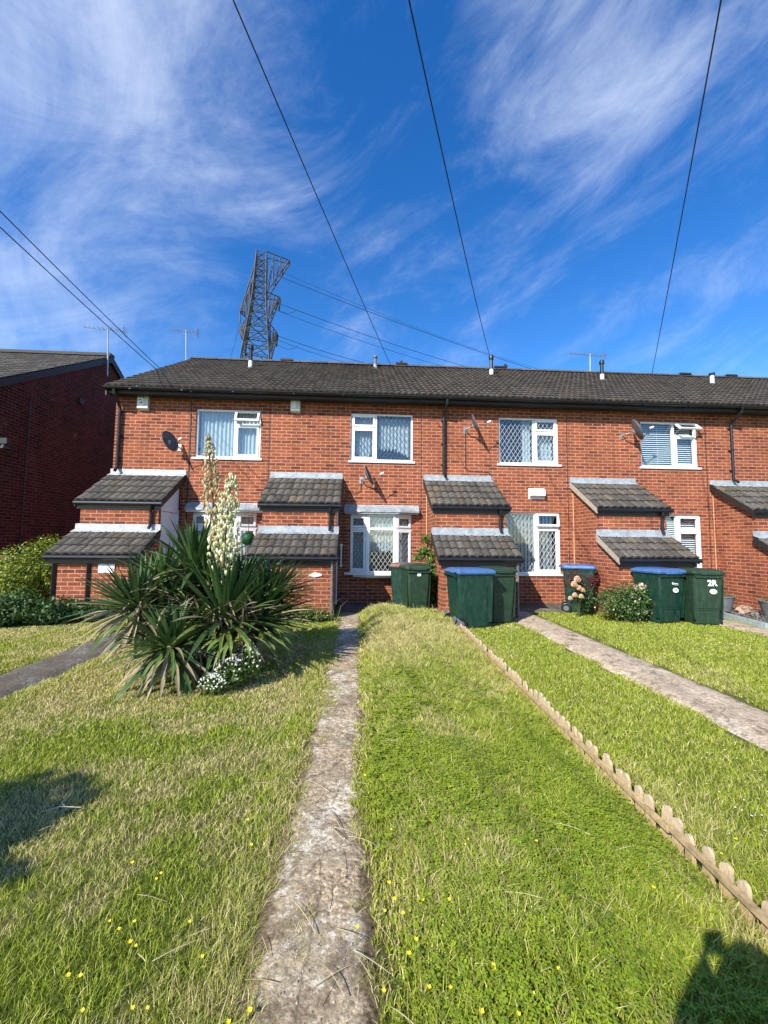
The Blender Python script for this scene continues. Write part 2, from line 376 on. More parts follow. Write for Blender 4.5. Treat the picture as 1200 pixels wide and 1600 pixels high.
for n_, (x0, x1, y0, m_) in enumerate([(-.42, 1.35, -1.02, M_path3), (3.12, 5.0, -1.02, M_path3), (-3.92, -2.05, -1.02, M_path3), (6.62, 8.55, -1.02, M_path3)]):
    b = MB(); b.box(x0, x1, y0, -.002, -.05, .045+.002*n_); tag(b.build('doorstep_paving', m_), None, None, kind='structure')

# ---------------------------------------------------------------- grass
def in_path(x, y, mrg=0.):
    r = np.zeros(len(x), bool)
    for (x0, x1, y0, y1) in PATHS.values():
        w = .13*(fbm(x*0+x0, y, 2.5, 1)-.5)*2+.10*(fbm(x*2+x0, y, 9., 2)-.5)*2; w2 = .13*(fbm(x*0+x1, y, 2.5, 2)-.5)*2+.10*(fbm(x*2, y, 9., 1)-.5)*2
        q = .095+.055*np.clip((-4.5-y)/2, 0, 1)*np.clip((y+8.0)/1.0, 0, 1) if x0 < 0 and x0 > -1 else .02
        r |= (x > x0+mrg+q*1.15+w) & (x < x1-mrg-q+w2) & (y < y1)
    r |= (x > -.42) & (x < 1.3) & (y > -1.02); r |= (x > 3.1) & (x < 5) & (y > -1.02); r |= (x > -3.9) & (x < -2.05) & (y > -1.02)
    for k in range(6):
        hx = -5.5+3.52*k; r |= (x > hx+.02) & (x < hx+1.56) & (y > -1.7)
    r |= (y > -.02); r |= (x < -6.0) & (y > -.6)
    r |= (x > 7.05) & (y > -2.9) & (x > 7.05+(-1.3-y)*-.25)
    return r
G1 = np.array([.10, .155, .012]); G2 = np.array([.27, .34, .022]); G3 = np.array([.46, .50, .07]); DRY = np.array([.76, .64, .34]); DRY2 = np.array([.48, .41, .17])
def fence_x(y): return 1.46+(np.asarray(y)+8.)*.03
def blades(x, y, h, w, dry, lean=.6, bright=0.):
    n = len(x); z = ground_z(x, y)-.004
    a = rng.random(n)*2*PI; ld = rng.random(n)*2*PI; lm = h*lean*(.25+rng.random(n)*.9)
    hx, hy = np.cos(a)*w/2, np.sin(a)*w/2; lx, ly = np.cos(ld)*lm, np.sin(ld)*lm
    V = np.zeros((n, 5, 3))
    V[:, 0] = np.stack([x-hx, y-hy, z], 1); V[:, 1] = np.stack([x+hx, y+hy, z], 1)
    V[:, 2] = np.stack([x-hx*.85+lx*.35, y-hy*.85+ly*.35, z+h*.6], 1); V[:, 3] = np.stack([x+hx*.85+lx*.35, y+hy*.85+ly*.35, z+h*.6], 1)
    V[:, 4] = np.stack([x+lx, y+ly, z+h*(.8+.2*rng.random(n))], 1)
    o = np.arange(n)*5
    F = np.concatenate([np.stack([o, o+1, o+3], 1), np.stack([o, o+3, o+2], 1), np.stack([o+2, o+3, o+4], 1)])
    t = np.clip(rng.random(n)*.9+bright, 0, 1)[:, None]
    g = np.where(t < .5, G1+(G2-G1)*t*2, G2+(G3-G2)*(t-.5)*2)
    isd = (rng.random(n) < dry)[:, None]; d = DRY2+(DRY-DRY2)*rng.random((n, 1))
    c = np.where(isd, d, g*(1-dry[:, None]*.5)+DRY2*dry[:, None]*.5)*(.8+.4*rng.random((n, 1)))
    return V.reshape(-1, 3), F, np.repeat(c, 5, axis=0)
def wedge(n, d0, d1, spread=1.25, pad=.5):
    d = d0+(d1-d0)*rng.random(n); x = (rng.random(n)*2-1)*(spread*d+pad); return x+.06*d, d+CAMY, d
def straw_patch(x, y):
    """0..1 how dry the lawn is at a place"""
    d = fbm(x, y, 1.1, 0); e = fbm(x+5, y+9, 3.3, 1)
    g = fbm(x+2, y+4, 14., 2, 2)
    return np.clip((d*.45+e*.3+g*.25-.43)*5, 0, 1)
Vs = []; Fs = []; Cs = []; off = 0
def push(V, F, C):
    global off
    Vs.append(V); Fs.append(F+off); Cs.append(C); off += len(V)
def flush(name, mat):
    global off
    V = np.concatenate(Vs); F = np.concatenate(Fs); C = np.concatenate(Cs); Vs.clear(); Fs.clear(); Cs.clear(); off = 0
    return npmesh(name, V, F, C, mat)
# left mown lawn
x, y, d = wedge(640000, .9, 9.6, 1.1, .4)
k = ~in_path(x, y) & (x < -.10) & (x > -9); x, y, d = x[k], y[k], d[k]
dr = straw_patch(x, y)
edge = np.clip(1-np.abs(x+.42)/.22, 0, 1)+np.clip(1-np.abs(x+3.0)/.2, 0, 1)
dr = np.clip(dr*(1-.45*edge), 0, 1)*.72+.06
hh = (.016+.018*rng.random(len(x))+.020*(1-dr)*fbm(x, y, 2.3, 2))*(1+.8*edge)
push(*blades(x, y, hh, np.maximum(.0022, d*.0013), dr, 1.0, .16))
MOWN = 1; o = flush('mown_grass', M_grass); tag(o, 'short patchy mown grass with straw coloured patches left of the worn path', 'grass', kind='stuff')
tc_ = []
for _ in range(46):
    tc_.append((random.choice([-.22, .02, -.3, .06])+random.gauss(0, .05), CAMY+random.uniform(1.1, 6.5)))
x = np.concatenate([a_+rng.normal(size=90)*.022 for a_, b__ in tc_]); y = np.concatenate([b__+rng.normal(size=90)*.035 for a_, b__ in tc_])
push(*blades(x, y, .018+.03*rng.random(len(x)), np.maximum(.0022, (y-CAMY)*.0013), np.full(len(x), .35), 1.1))
o = flush('path_tufts', M_grass); tag(o, 'small tufts of grass creeping over the worn path', 'grass', kind='stuff')
# middle long strip
x, y, d = wedge(250000, .9, 9.6, .6, .9)
x = rng.random(len(x))*1.7-.02
k = ~in_path(x, y, -.01) & (x > -.03) & (x < fence_x(y)) & (y < -1.0); x, y, d = x[k], y[k], d[k]
far = np.clip((d-3.0)/3.2, 0, 1)
dr = np.clip((fbm(x, y, 1.6, 0)-.47)*3.5, 0, 1)*.45+far*.28+.4*np.exp(-((x-.55)**2/.05+(y+3.9)**2/.6))+.5*np.clip((x-1.25)/.25, 0, 1)*(d < 2.7)
dr += .6*np.exp(-((x-.75)**2+(y+6.55)**2)/.012)
dr = np.clip(dr+.12, 0, .92)
hh = .045+.045*fbm(x, y, 1.8, 2)+.03*rng.random(len(x))+.06*np.clip((d-3.5)/3.5, 0, 1)*rng.random(len(x))*fbm(x, y, 3., 0)*1.6+.05*np.clip(fbm(x, y, 5.5, 1)-.5, 0, 1)*3*rng.random(len(x))
hh *= np.clip((x-.04)/.2, .45, 1)
push(*blades(x, y, hh*1.1, np.maximum(.0036, d*.0018), dr*.8, .65, .15))
x, y, d = wedge(90000, .9, 9.4, .6, .9); x = rng.random(len(x))*1.5+.05
kk = (fbm(x, y, 3.5, 2) > .44+.2*rng.random(len(x))) & (x < fence_x(y)) & (y < -1.05); x, y, d = x[kk], y[kk], d[kk]
dr = np.clip((fbm(x, y, 1.6, 0)-.5)*3, 0, 1)*.5+.12*np.clip((d-3)/3, 0, 1)+.06
push(*blades(x, y, (.05+.065*rng.random(len(x)))*(.75+.35*np.clip((d-3)/4, 0, 1)), np.maximum(.0050, d*.0023), dr, .5, .45))
o = flush('long_grass', M_grass); tag(o, 'long uncut green grass with pale seed stalks between the worn path and picket fence', 'grass', kind='stuff')
# right lawns
x, y, d = wedge(620000, .9, 9.6, 1.15, .5)
k = ~in_path(x, y) & (x > fence_x(y)+.03) & (x < 11); x, y, d = x[k], y[k], d[k]
dr = np.clip((fbm(x, y, .8, 1)-.5)*3, 0, 1)*.4+.1
hh = (.02+.022*rng.random(len(x))+.015*fbm(x, y, 1.5, 2))*(1+1.2*np.clip(1-np.abs(x-1.72)/.15, 0, 1))
push(*blades(x, y, hh, np.maximum(.0024, d*.0014), dr, 1.0, .12))
o = flush('trimmed_grass', M_grass); tag(o, 'short even green lawn grass right of the little picket fence', 'grass', kind='stuff')
# clover and buttercup leaves in the long strip (small broad leaves)
x, y, d = wedge(80000, .9, 4.6, .6, .9); x = .05+rng.random(len(x))*1.4
k = (fbm(x, y, 1.5, 3)+.25*fbm(x, y, 9., 1) > .50+.25*rng.random(len(x))) & (rng.random(len(x)) < np.clip((x-.05)/.45, .05, 1)) & (rng.random(len(x)) < np.clip((4.6-d)/2, 0, 1)); x, y, d = x[k], y[k], d[k]; n = len(x)
z = ground_z(x, y)+.03+.055*rng.random(n); s = np.maximum(.0075, .0044*d)*(.7+.7*rng.random(n)); Vl = []; a0 = rng.random(n)*2*PI
for q in range(3):
    a = a0+q*2.1; ca, sa = np.cos(a), np.sin(a); tz = (rng.random(n)-.3)*s*.7
    p = np.stack([np.stack([x, y, z], 1), np.stack([x+ca*s-sa*s*.55, y+sa*s+ca*s*.55, z+tz], 1), np.stack([x+ca*s*1.7, y+sa*s*1.7, z+tz*.8], 1), np.stack([x+ca*s+sa*s*.55, y+sa*s-ca*s*.55, z+tz], 1)], 1)
    Vl.append(p)
P = np.concatenate(Vl); o4 = np.arange(len(P))*4
c = np.repeat(np.tile(G1*1.15+(G2*1.15-G1)*rng.random((n, 1))**.8, (3, 1)), 4, axis=0)
o = npmesh('clover_leaves', P.reshape(-1, 3), np.stack([o4, o4+1, o4+2, o4+3], 1), c, M_leaf)
tag(o, 'small clover and buttercup leaves low among the long grass', 'ground cover', kind='stuff')
# dry stalks lying about
b = MB()
def stalk(px, py, ang, ln, zz, c):
    p0 = Vector((px, py, zz)); d_ = Vector((math.cos(ang), math.sin(ang), random.uniform(-.05, .12)))
    pts = [p0+d_*ln*t+Vector((0, 0, .05*ln*math.sin(t*PI)))+Vector((-d_.y, d_.x, 0))*ln*random.uniform(.02,.07)*t*t for t in (0, .25, .5, .75, 1)]
    b.tube(pts, [.0014, .0013, .0012, .001, .0006], 4, c)
for _ in range(420):
    r_ = random.random()
    if r_ < .22: px = random.gauss(-.0, .26); py = CAMY+random.uniform(1.1, 3.6)
    elif r_ < .75: px = random.uniform(.5, 1.55); py = CAMY+random.uniform(1.3, 3.6)
    else: px = random.uniform(-2.4, 1.5); py = CAMY+random.uniform(1.2, 5)
    stalk(px, py, random.uniform(0, 2*PI), random.uniform(.04, .18), float(ground_z(px, py))+random.uniform(.028, .075 if px > .15 else .04), random.choice([(.66, .57, .36), (.56, .47, .27), (.46, .39, .2)]))
for _ in range(260):     # seed heads standing in the far strip
    px = random.uniform(.12, 1.5); py = random.uniform(-5.2, -1.1)
    z0 = float(ground_z(px, py)); h_ = random.uniform(.12, .26); a = random.uniform(0, 2*PI)
    pts = [(px, py, z0), (px+.2*h_*math.cos(a), py+.2*h_*math.sin(a), z0+h_*.7), (px+.55*h_*math.cos(a), py+.55*h_*math.sin(a), z0+h_)]
    b.tube(pts, [.0022, .002, .0035], 4, random.choice([(.52, .45, .25), (.40, .36, .17), (.3, .33, .12)]))
tag(b.build('dry_stalks', M_grass), 'straw coloured cut stalks scattered over the path and grass', 'dry grass', kind='stuff')
# path litter: pebbles of exposed aggregate
b = MB()
for _ in range(160):
    px = random.uniform(-.24, .0); py = CAMY+1.05+abs(random.gauss(0, 1.1)); s_ = random.uniform(.003, .007)
    c = random.choice([(.45, .40, .35), (.42, .32, .24), (.3, .24, .18), (.6, .56, .5), (.40, .30, .2)])
    P = [Vector((px+s_*math.cos(k*PI/3)*random.uniform(.7, 1.2), py+s_*math.sin(k*PI/3)*random.uniform(.7, 1.2), .008)) for k in range(6)]
    b.add(P+[Vector((p.x*.5+px*.5, p.y*.5+py*.5, (.020+s_*.2))) for p in P], [(k, (k+1) % 6, 6+(k+1) % 6, 6+k) for k in range(6)]+[tuple(range(6, 12))], c)
tag(b.build('loose_gravel', M_leaf), 'loose small pebbles on the worn concrete path', 'gravel', kind='stuff')

gx, gy = GV[:, 0], GV[:, 1]; dl = straw_patch(gx, gy)[:, None]*(gx < -.3)[:, None]+.25*(gx >= -.3)[:, None]
soilc = np.array([.13, .17, .03])*(1-dl)+np.array([.30, .25, .12])*dl
nearp = np.clip(1-np.abs(gx+.14)/.45, 0, 1)[:, None]; mid = ((gx > .1) & (gx < 1.5))[:, None]; soilc = np.where(mid, np.array([.06, .075, .02]), soilc*.8)  # ground darkened, most under the long strip, for shaded gaps between blades
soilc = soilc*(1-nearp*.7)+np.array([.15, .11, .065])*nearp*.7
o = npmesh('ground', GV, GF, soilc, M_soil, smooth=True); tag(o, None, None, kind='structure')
# ---------------------------------------------------------------- tiled roofs
def tiles(mb, x0, x1, yt, zt, yb, zb, gauge, pw, amp=.02, th=.026, tint=(.05, .045, .039), seg=5, over=.012):
    T = Vector((0, yt, zt)); B = Vector((0, yb, zb)); S = (B-T); Ln = S.length; S.normalize(); Nn = Vector((0, S.z, -S.y)); Nn = -Nn if Nn.z < 0 else Nn
    nc = max(1, round(Ln/gauge)); g = Ln/nc; ncol = max(1, round((x1-x0)/pw)); w = (x1-x0)/ncol
    for i in range(nc):
        a = T+S*(g*i-(.03 if i else 0)); c_ = T+S*(g*(i+1)+.0)
        for j in range(ncol):
            r_ = random.random(); k = .7+.6*r_; cc = tuple(v*k for v in tint)
            if random.random() < .12: cc = (cc[0]*1.25, cc[1]*1.1, cc[2]*.95)
            dz = random.uniform(-.002, .003); sh = random.uniform(-.004, .004)
            vs = []
            for q in range(seg+1):
                t = q/seg; p = amp*math.sin(PI*t)**.8 if amp else 0; X = x0+(j+t)*w
                x_ = Vector((X, 0, 0))
                vs += [x_+a+Nn*(p+.0), x_+c_+S*sh+Nn*(p+th+dz), x_+c_+S*sh+Nn*(p+dz-.004)]
            fs = []
            for q in range(seg): o_ = q*3; fs += [(o_, o_+1, o_+4, o_+3), (o_+1, o_+2, o_+5, o_+4)]
            fs += [(0, 2, 1), (seg*3, seg*3+1, seg*3+2)]
            mb.add(vs, fs, cc)

# ---------------------------------------------------------------- houses
HP = 3.52
EY, EZ, RY, RZ = -.35, 4.78, 4.0, 7.33
SL = (RZ-EZ)/(RY-EY)
def wall_open(mb, x0, x1, z0, z1, opens, y=0., dep=.11):
    xs = sorted({x0, x1, *[v for o in opens for v in o[:2]]}); zs = sorted({z0, z1, *[v for o in opens for v in o[2:]]})
    for i in range(len(xs)-1):
        for j in range(len(zs)-1):
            cx, cz = (xs[i]+xs[i+1])/2, (zs[j]+zs[j+1])/2
            if any(o[0] < cx < o[1] and o[2] < cz < o[3] for o in opens): continue
            mb.quad((xs[i], y, zs[j]), (xs[i+1], y, zs[j]), (xs[i+1], y, zs[j+1]), (xs[i], y, zs[j+1]))
    for o in opens:
        a, b_, c, d = o
        mb.quad((a, y, c), (a, y+dep, c), (a, y+dep, d), (a, y, d)); mb.quad((b_, y, c), (b_, y, d), (b_, y+dep, d), (b_, y+dep, c))
        mb.quad((a, y, d), (a, y+dep, d), (b_, y+dep, d), (b_, y, d)); mb.quad((a, y, c), (b_, y, c), (b_, y+dep, c), (a, y+dep, c))
def frame_rect(mb, x0, x1, z0, z1, y0, y1, w):
    mb.box(x0, x1, y0, y1, z1-w, z1); mb.box(x0, x1, y0, y1, z0, z0+w); mb.box(x0, x0+w, y0, y1, z0+w, z1-w); mb.box(x1-w, x1, y0, y1, z0+w, z1-w)
def lattice(mb, x0, x1, z0, z1, y, sx=.105, sz=.165, w=.007):
    """diamond leading clipped to a pane"""
    k = sz/sx; cx = x0; lines = []
    n = int(((x1-x0)*k+(z1-z0))/sz)+2
    for sgn in (1, -1):
        for i in range(-n, n+1):
            pts = []
            c0 = (z0 if sgn > 0 else z1)-(x1-x0)*0+i*sz
            # line z = c0 + sgn*k*(x-x0)
            for X in (x0, x1):
                Z = c0+sgn*k*(X-x0)
                if z0 <= Z <= z1: pts.append((X, Z))
            for Z in (z0, z1):
                X = x0+(Z-c0)/(sgn*k)
                if x0 < X < x1: pts.append((X, Z))
            if len(pts) >= 2 and (pts[0][0]-pts[1][0])**2+(pts[0][1]-pts[1][1])**2 > 1e-4:
                mb.bar((pts[0][0], y+(0.0015 if sgn > 0 else 0), pts[0][1]), (pts[1][0], y+(0.0015 if sgn > 0 else 0), pts[1][1]), w)
def wavy(mb, x0, x1, z0, z1, y, wl=.07, amp=.018, bottom=None):
    n = max(6, int((x1-x0)/wl*6))
    for i in range(n):
        a, b_ = x0+(x1-x0)*i/n, x0+(x1-x0)*(i+1)/n
        f = lambda X: y+amp*math.sin(X*2*PI/wl+1.3*math.sin(X*7))
        g = (lambda X: bottom((X-x0)/(x1-x0))) if bottom else (lambda X: z0)
        mb.quad((a, f(a), g(a)), (b_, f(b_), g(b_)), (b_, f(b_), z1), (a, f(a), z1))
def window(par, x0, x1, z0, z1, y, sash='right', frac=.595, tfrac=.30, lead=None, cover=None, tilt=0., sill=True, leadmat=None):
    """upvc window: frame, mullion, casements, panes; y = outer face of the frame"""
    fr = MB(); zs = z0+.045 if sill else z0
    frame_rect(fr, x0, x1, zs, z1, y, y+.07, .042)
    xm = x0+(x1-x0)*(frac if sash == 'right' else 1-frac)
    fr.box(xm-.024, xm+.024, y+.002, y+.068, zs+.042, z1-.042)
    sx0, sx1 = (xm+.024, x1-.042) if sash == 'right' else (x0+.042, xm-.024)
    bx0, bx1 = (x0+.042, xm-.024) if sash == 'right' else (xm+.024, x1-.042)
    zt = z1-(z1-zs)*tfrac
    fr.box(sx0, sx1, y+.002, y+.068, zt-.022, zt+.022)
    frame_rect(fr, sx0+.003, sx1-.003, zs+.045, zt-.025, y-.016, y+.05, .05)           # lower sash
    f = fr.build('window', M_pvc, par, bevel=.004)
    if not tilt:
        ts = MB(); frame_rect(ts, sx0+.003, sx1-.003, zt+.025, z1-.045, y-.016, y+.05, .046); ts.build('top_sash', M_pvc, f)
    else:
        ts = MB(); frame_rect(ts, sx0-.012, sx1+.012, -(z1-zt-.06), 0, -.02, .02, .046)
        t_ = ts.build('top_sash', M_pvc, f, loc=(0, y-.02, z1-.03)); t_.rotation_euler = (-tilt, 0, 0)
        tg = MB(); tg.box(sx0+.03, sx1-.03, -.002, .002, -(z1-zt-.1), -.04); g_ = tg.build('pane', M_glass, f, loc=(0, y-.02, z1-.03)); g_.rotation_euler = (-tilt, 0, 0)
        st = MB(); st.bar((sx0+.02, y, zt+.03), (sx0+.02, y-.02-math.sin(tilt)*.2, z1-.03-math.cos(tilt)*.24), .01); st.build('window_stay', M_metal, f); st = MB()
        st.bar((sx1-.02, y, zt+.03), (sx1-.02, y-.02-math.sin(tilt)*.2, z1-.03-math.cos(tilt)*.24), .01); st.build('window_stay', M_metal, f)
    pn = [(bx0, bx1, zs+.042, z1-.042, y+.03), (sx0+.05, sx1-.05, zs+.09, zt-.07, y+.01)]
    if not tilt: pn.append((sx0+.045, sx1-.045, zt+.068, z1-.088, y+.01))
    for (a, b_, c, d, yy) in pn:
        p = MB(); p.box(a, b_, yy, yy+.006, c, d); po = p.build('pane', M_glass, f)
        if lead:
            l = MB(); lattice(l, a, b_, c, d, yy-.005); l.build('lead_lattice', leadmat or M_leadstripd, f)
    if sill:
        s = MB(); s.box(x0-.05, x1+.05, y-.075, y+.075, z0-.005, z0+.042); s.build('window_sill', M_pvc, par, bevel=.006)
    return f, (sx0, sx1, bx0, bx1, zs, zt)
def slats(mb, x0, x1, z0, z1, y, p=.052):
    z = z0
    while z < z1: mb.obox((x0, y, z), (x1-x0, 0, 0), (0, .026, .026), (0, -.0015, .0015)); z += p
    mb.tube([(x0+.35*(x1-x0), y-.006, z0), (x0+.35*(x1-x0), y-.006, z1)], .003, 4)

def house(n, label):
    X = -5.5+HP*n
    r = thing('terraced_house', label, 'house', (X, 0, 0), 0, 'houses of the brick terrace')
    W0, W1 = 1.766, 3.226                     # window opening
    ups = (W0, W1, 3.27, 4.44); gfs = (W0, W1, .68, 2.16)
    # brick shell
    w = MB(); hx = HP-(.0 if n == 5 else .0)
    if n <= 1: gfo = (W0+.03, W1-.03, .74, 2.05)
    else: gfo = gfs
    wall_open(w, 0, HP, -.3, 4.70, [ups, gfo])
    w.quad((0, 8.0, -.3), (0, 8., 4.7), (HP, 8., 4.7), (HP, 8., -.3))
    def side(x):
        w.add([(x, .0, -.3), (x, 8., -.3), (x, 8., 4.7), (x, RY, RZ-.06), (x, 0, 4.7+.0)], [(0, 1, 2, 3, 4)])
    side(.004 if n else 0.); side(HP-.004 if n < 5 else HP)
    w.build('wall', M_brick, r)
    it = MB(); it.box(.03, HP-.03, .9, .95, .0, 4.6); it.box(.03, HP-.03, .12, .9, 2.45, 2.5); it.build('interior_backing', M_dark, r)  # near-black panels added behind the windows stand in for the rooms' shade
    # main roof
    t = MB(); x0 = -.05 if n == 0 else 0.
    tiles(t, x0, HP if n < 5 else HP+.05, RY, RZ, EY, EZ, .30, HP/24, .028, .036, (.058, .048, .040))
    rf = t.build('roof', M_tile, r)
    t = MB(); tiles(t, x0, HP, RY, RZ, 8.35, EZ, .6, HP/12, .02, .03, (.055, .049, .044), 3); t.build('back_roof', M_tile, r)
    t = MB(); k = 0; xx = x0
    while xx < HP-.01:
        x2 = min(xx+.44, HP); pts = [(math.cos(a_)*.11, math.sin(a_)*.085-.02) for a_ in [PI*q/8 for q in range(9)]]
        vs = [(xx+.002, RY-c_, RZ+s_+.03) for c_, s_ in pts]+[(x2-.004, RY-c_, RZ+s_+.036) for c_, s_ in pts]
        g_ = random.uniform(.8, 1.3); t.add(vs, [(q, q+1, 10+q, 9+q) for q in range(8)]+[tuple(range(9)), tuple(range(17, 8, -1))], (.075*g_, .07*g_, .065*g_)); xx = x2
    t.build('ridge_tiles', M_tile, rf)
    if n == 0:
        t = MB(); t.obox((-.085, EY+.02, EZ-.05), (.04, 0, 0), (0, RY-EY, RZ-EZ), (0, 0, .07), (.09, .085, .08)); t.build('verge', M_tile, rf)
        t = MB(); t.obox((-.06, EY+.03, EZ-.19), (.03, 0, 0), (0, RY-EY, RZ-EZ), (0, 0, .14)); t.build('bargeboard', M_fascia, rf)
    # eaves: soffit, fascia, gutter
    f = MB(); f.box(x0, HP, -.27, .0, 4.655, 4.672); f.box(x0, HP, -.292, -.27, 4.64, 4.79); f.build('fascia', M_fascia, r)
    g = MB(); n_ = 8
    prof = [(-.355+.06*math.cos(PI+PI*q/n_), 4.765+.06*math.sin(PI+PI*q/n_)) for q in range(n_+1)]
    prof += [(-.355+.052*math.cos(PI+PI*q/n_), 4.765+.05*math.sin(PI+PI*q/n_)) for q in range(n_, -1, -1)]
    m_ = len(prof); vs = [(x0-.02, a_, c_) for a_, c_ in prof]+[(HP, a_, c_) for a_, c_ in prof]
    g.add(vs, [(q, (q+1) % m_, m_+(q+1) % m_, m_+q) for q in range(m_)]+[tuple(range(m_-1, -1, -1)), tuple(range(m_, 2*m_))])
    xx = .5
    while xx < HP: g.box(xx-.02, xx+.02, -.42, -.29, 4.70, 4.72); xx += 1.1
    g.build('gutter', M_blackp, r)
    # ---- porch: upper box and lower box with lean-to roofs
    B0, B1 = .04, 1.53; YU, YL = -1.03, -1.68
    pw_ = MB()
    pw_.quad((B0, YU, .9), (B1, YU, .9), (B1, YU, 2.12), (B0, YU, 2.12))
    pw_.add([(B0, 0, -.3), (B0, YL, -.3), (B0, YL, 1.16), (B0, YU, 1.66), (B0, YU, 2.12), (B0, 0, 2.93)], [(0, 1, 2, 3, 4, 5)])
    pw_.quad((B0, YL, -.3), (B1, YL, -.3), (B1, YL, 1.16), (B0, YL, 1.16))
    # right side: door opening between y -.92 and -.08
    D0, D1, DT = -.93, -.08, 2.13
    pw_.add([(B1, YL, -.3), (B1, D0, -.3), (B1, D0, 2.2), (B1, YU, 2.12), (B1, YU, 1.66), (B1, YL, 1.16)], [(0, 1, 2, 3, 4, 5)])
    pw_.add([(B1, D1, -.3), (B1, 0, -.3), (B1, 0, 2.93), (B1, D1, 2.87)], [(0, 1, 2, 3)])
    pw_.quad((B1, D0, -.3), (B1-.10, D0, -.3), (B1-.10, D0, 2.2), (B1, D0, 2.2))
    pw_.build('porch_wall', M_brick, r)
    d = MB(); d.box(B1-.08, B1-.04, D0, D1, .04, 2.02); dr_ = d.build('front_door', M_doorw, r)
    d = MB()
    for (a_, c_, e_, g_) in ((D0+.1, D0+.38, .25, .95), (D1-.38, D1-.1, .25, .95), (D0+.1, D1-.1, 1.1, 1.85)): frame_rect(d, 0, 0, 0, 0, 0, 0, 0) if 0 else d.box(B1-.045, B1-.028, a_, c_, e_, g_)
    d.build('door_panel', M_doorw, dr_, bevel=.006)
    d = MB(); d.box(B1-.03, B1-.005, D1-.12, D1-.06, 1.0, 1.12); d.tube([(B1-.005, D1-.09, 1.08), (B1+.03, D1-.09, 1.08), (B1+.03, D1-.2, 1.08)], .009, 6); d.build('door_handle', M_metal, dr_)
    d = MB(); d.box(B1-.09, B1-.012, D0+.002, D0+.05, .04, 2.1); d.box(B1-.09, B1-.012, D1-.05, D1-.002, .04, 2.1); d.box(B1-.09, B1-.012, D0+.05, D1-.05, 2.03, 2.1)
    d.prism([(B1-.05, D0, 2.1), (B1-.05, D1, 2.1), (B1-.05, D1, 2.86), (B1-.05, D0, 2.2)], 0, (.02, 0, 0)); d.build('door_frame', M_doorw, r)
    def leanto(ztop, ytop, zbot, ybot, fl, name, lm, xl, xr):
        t = MB(); s_ = (zbot-ztop)/(ybot-ytop)
        yt_ = ytop-.02; tiles(t, xl, xr, yt_-.09, ztop+s_*-.09, ybot, zbot+.005, .27, .15, .028, .034, (.078, .069, .057))
        pr = t.build(name, M_tile, r)
        # boarding underneath and bargeboards
        u = MB(); u.prism([(xl+.012, ytop, ztop-.03), (xl+.012, ybot+.03, zbot-.03), (xl+.012, ybot+.03, zbot-.075), (xl+.012, ytop, ztop-.09)], 0, (xr-xl-.024, 0, 0)); u.build('roof_boarding', M_fascia, pr)
        u = MB(); u.box(xl+.02, xr-.02, ybot+.032, ybot+.05, zbot-.15, zbot-.005)
        u.tube([(xl-.0, ybot-.02, zbot-.035), (xr+.02, ybot-.02, zbot-.035)], .042, 10); u.build('porch_gutter', M_blackp, pr)
        u = MB(); hl = random.uniform(-.01, .01)
        nseg = 24; vs = []; fs = []
        for q in range(nseg+1):
            X_ = xl+(xr-xl)*q/nseg; j1, j2 = random.uniform(-.004, .004), random.uniform(-.008, .008)
            vs += [(X_, ytop-.004, ztop+.115+j1), (X_, ytop-.01, ztop+.01), (X_, ytop-.155-j2, ztop+s_*-.155+.05+j1)]
        for q in range(nseg): o_ = q*3; fs += [(o_, o_+1, o_+4, o_+3), (o_+1, o_+2, o_+5, o_+4)]
        u.add(vs, fs); u.build('lead_flashing', lm, pr)
        u = MB(); u.prism([(xl-.008, ytop, ztop+.0), (xl-.008, ybot, zbot+.0), (xl-.008, ybot, zbot-.11), (xl-.008, ytop, ztop-.13)], 0, (.018, 0, 0))
        u.build('bargeboard', M_wood2 if n == 3 else M_fascia, pr); u = MB()
        u.prism([(xr-.01, ytop, ztop+.0), (xr-.01, ybot, zbot+.0), (xr-.01, ybot, zbot-.11), (xr-.01, ytop, ztop-.13)], 0, (.018, 0, 0)); u.build('bargeboard', M_wood2 if n == 3 else M_fascia, pr)
    leanto(2.90, 0., 2.19, -1.09, 0, 'upper_porch_roof', M_leadw if n == 0 else M_lead, -.04, 1.60)
    leanto(1.63, YU, 1.16, -1.78, 0, 'lower_porch_roof', M_leadw if n == 0 else M_lead, -.04, 1.58)
    dp = MB(); dx = 1.40; dp.tube([(dx, -1.11, 2.12), (dx, -1.10, 2.05), (dx, -1.075, 1.98), (dx, -1.075, 1.74), (dx, -1.13, 1.66)], .030, 10); dp.tube([(dx, -1.075, 1.82), (dx, -1.075, 1.77)], .037, 10)
    dp.build('porch_downpipe', M_blackp, r)
    dp = MB(); dx = 1.50; dp.tube([(dx, -1.76, 1.10), (dx, -1.72, .98), (dx, -1.72, .02)], .022, 8); dp.build('porch_downpipe', M_greyp if n in (1, 2) else M_blackp, r)
    # ---- windows
    yf = .04
    if n == 0:
        window(r, W0, W1, 3.27, 4.44, yf, 'right', tilt=R(24)); c = MB(); wavy(c, W0+.05, W1-.05, 3.3, 4.42, .17, .085, .02); c.build('net_curtain', M_curt, r)
    elif n == 1:
        window(r, W0, W1, 3.27, 4.44, yf, 'left', lead=1); c = MB(); wavy(c, W0+.66, W1-.05, 3.3, 4.38, .17, .09, .022, lambda t: 3.62+.035*math.sin(t*60)-.30*max(0, t-.55)**.7)
        wavy(c, W0+.1, W0+.5, 3.3, 4.38, .17, .07, .02, lambda t: 3.36+.35*abs(t-.55)); c.build('net_curtain', M_curt, r)
    elif n == 2:
        window(r, W0, W1, 3.27, 4.44, yf, 'right', lead=1, leadmat=M_leadstrip); c = MB(); wavy(c, W0+.62, W0+.84, 3.3, 4.4, .17, .07, .02)
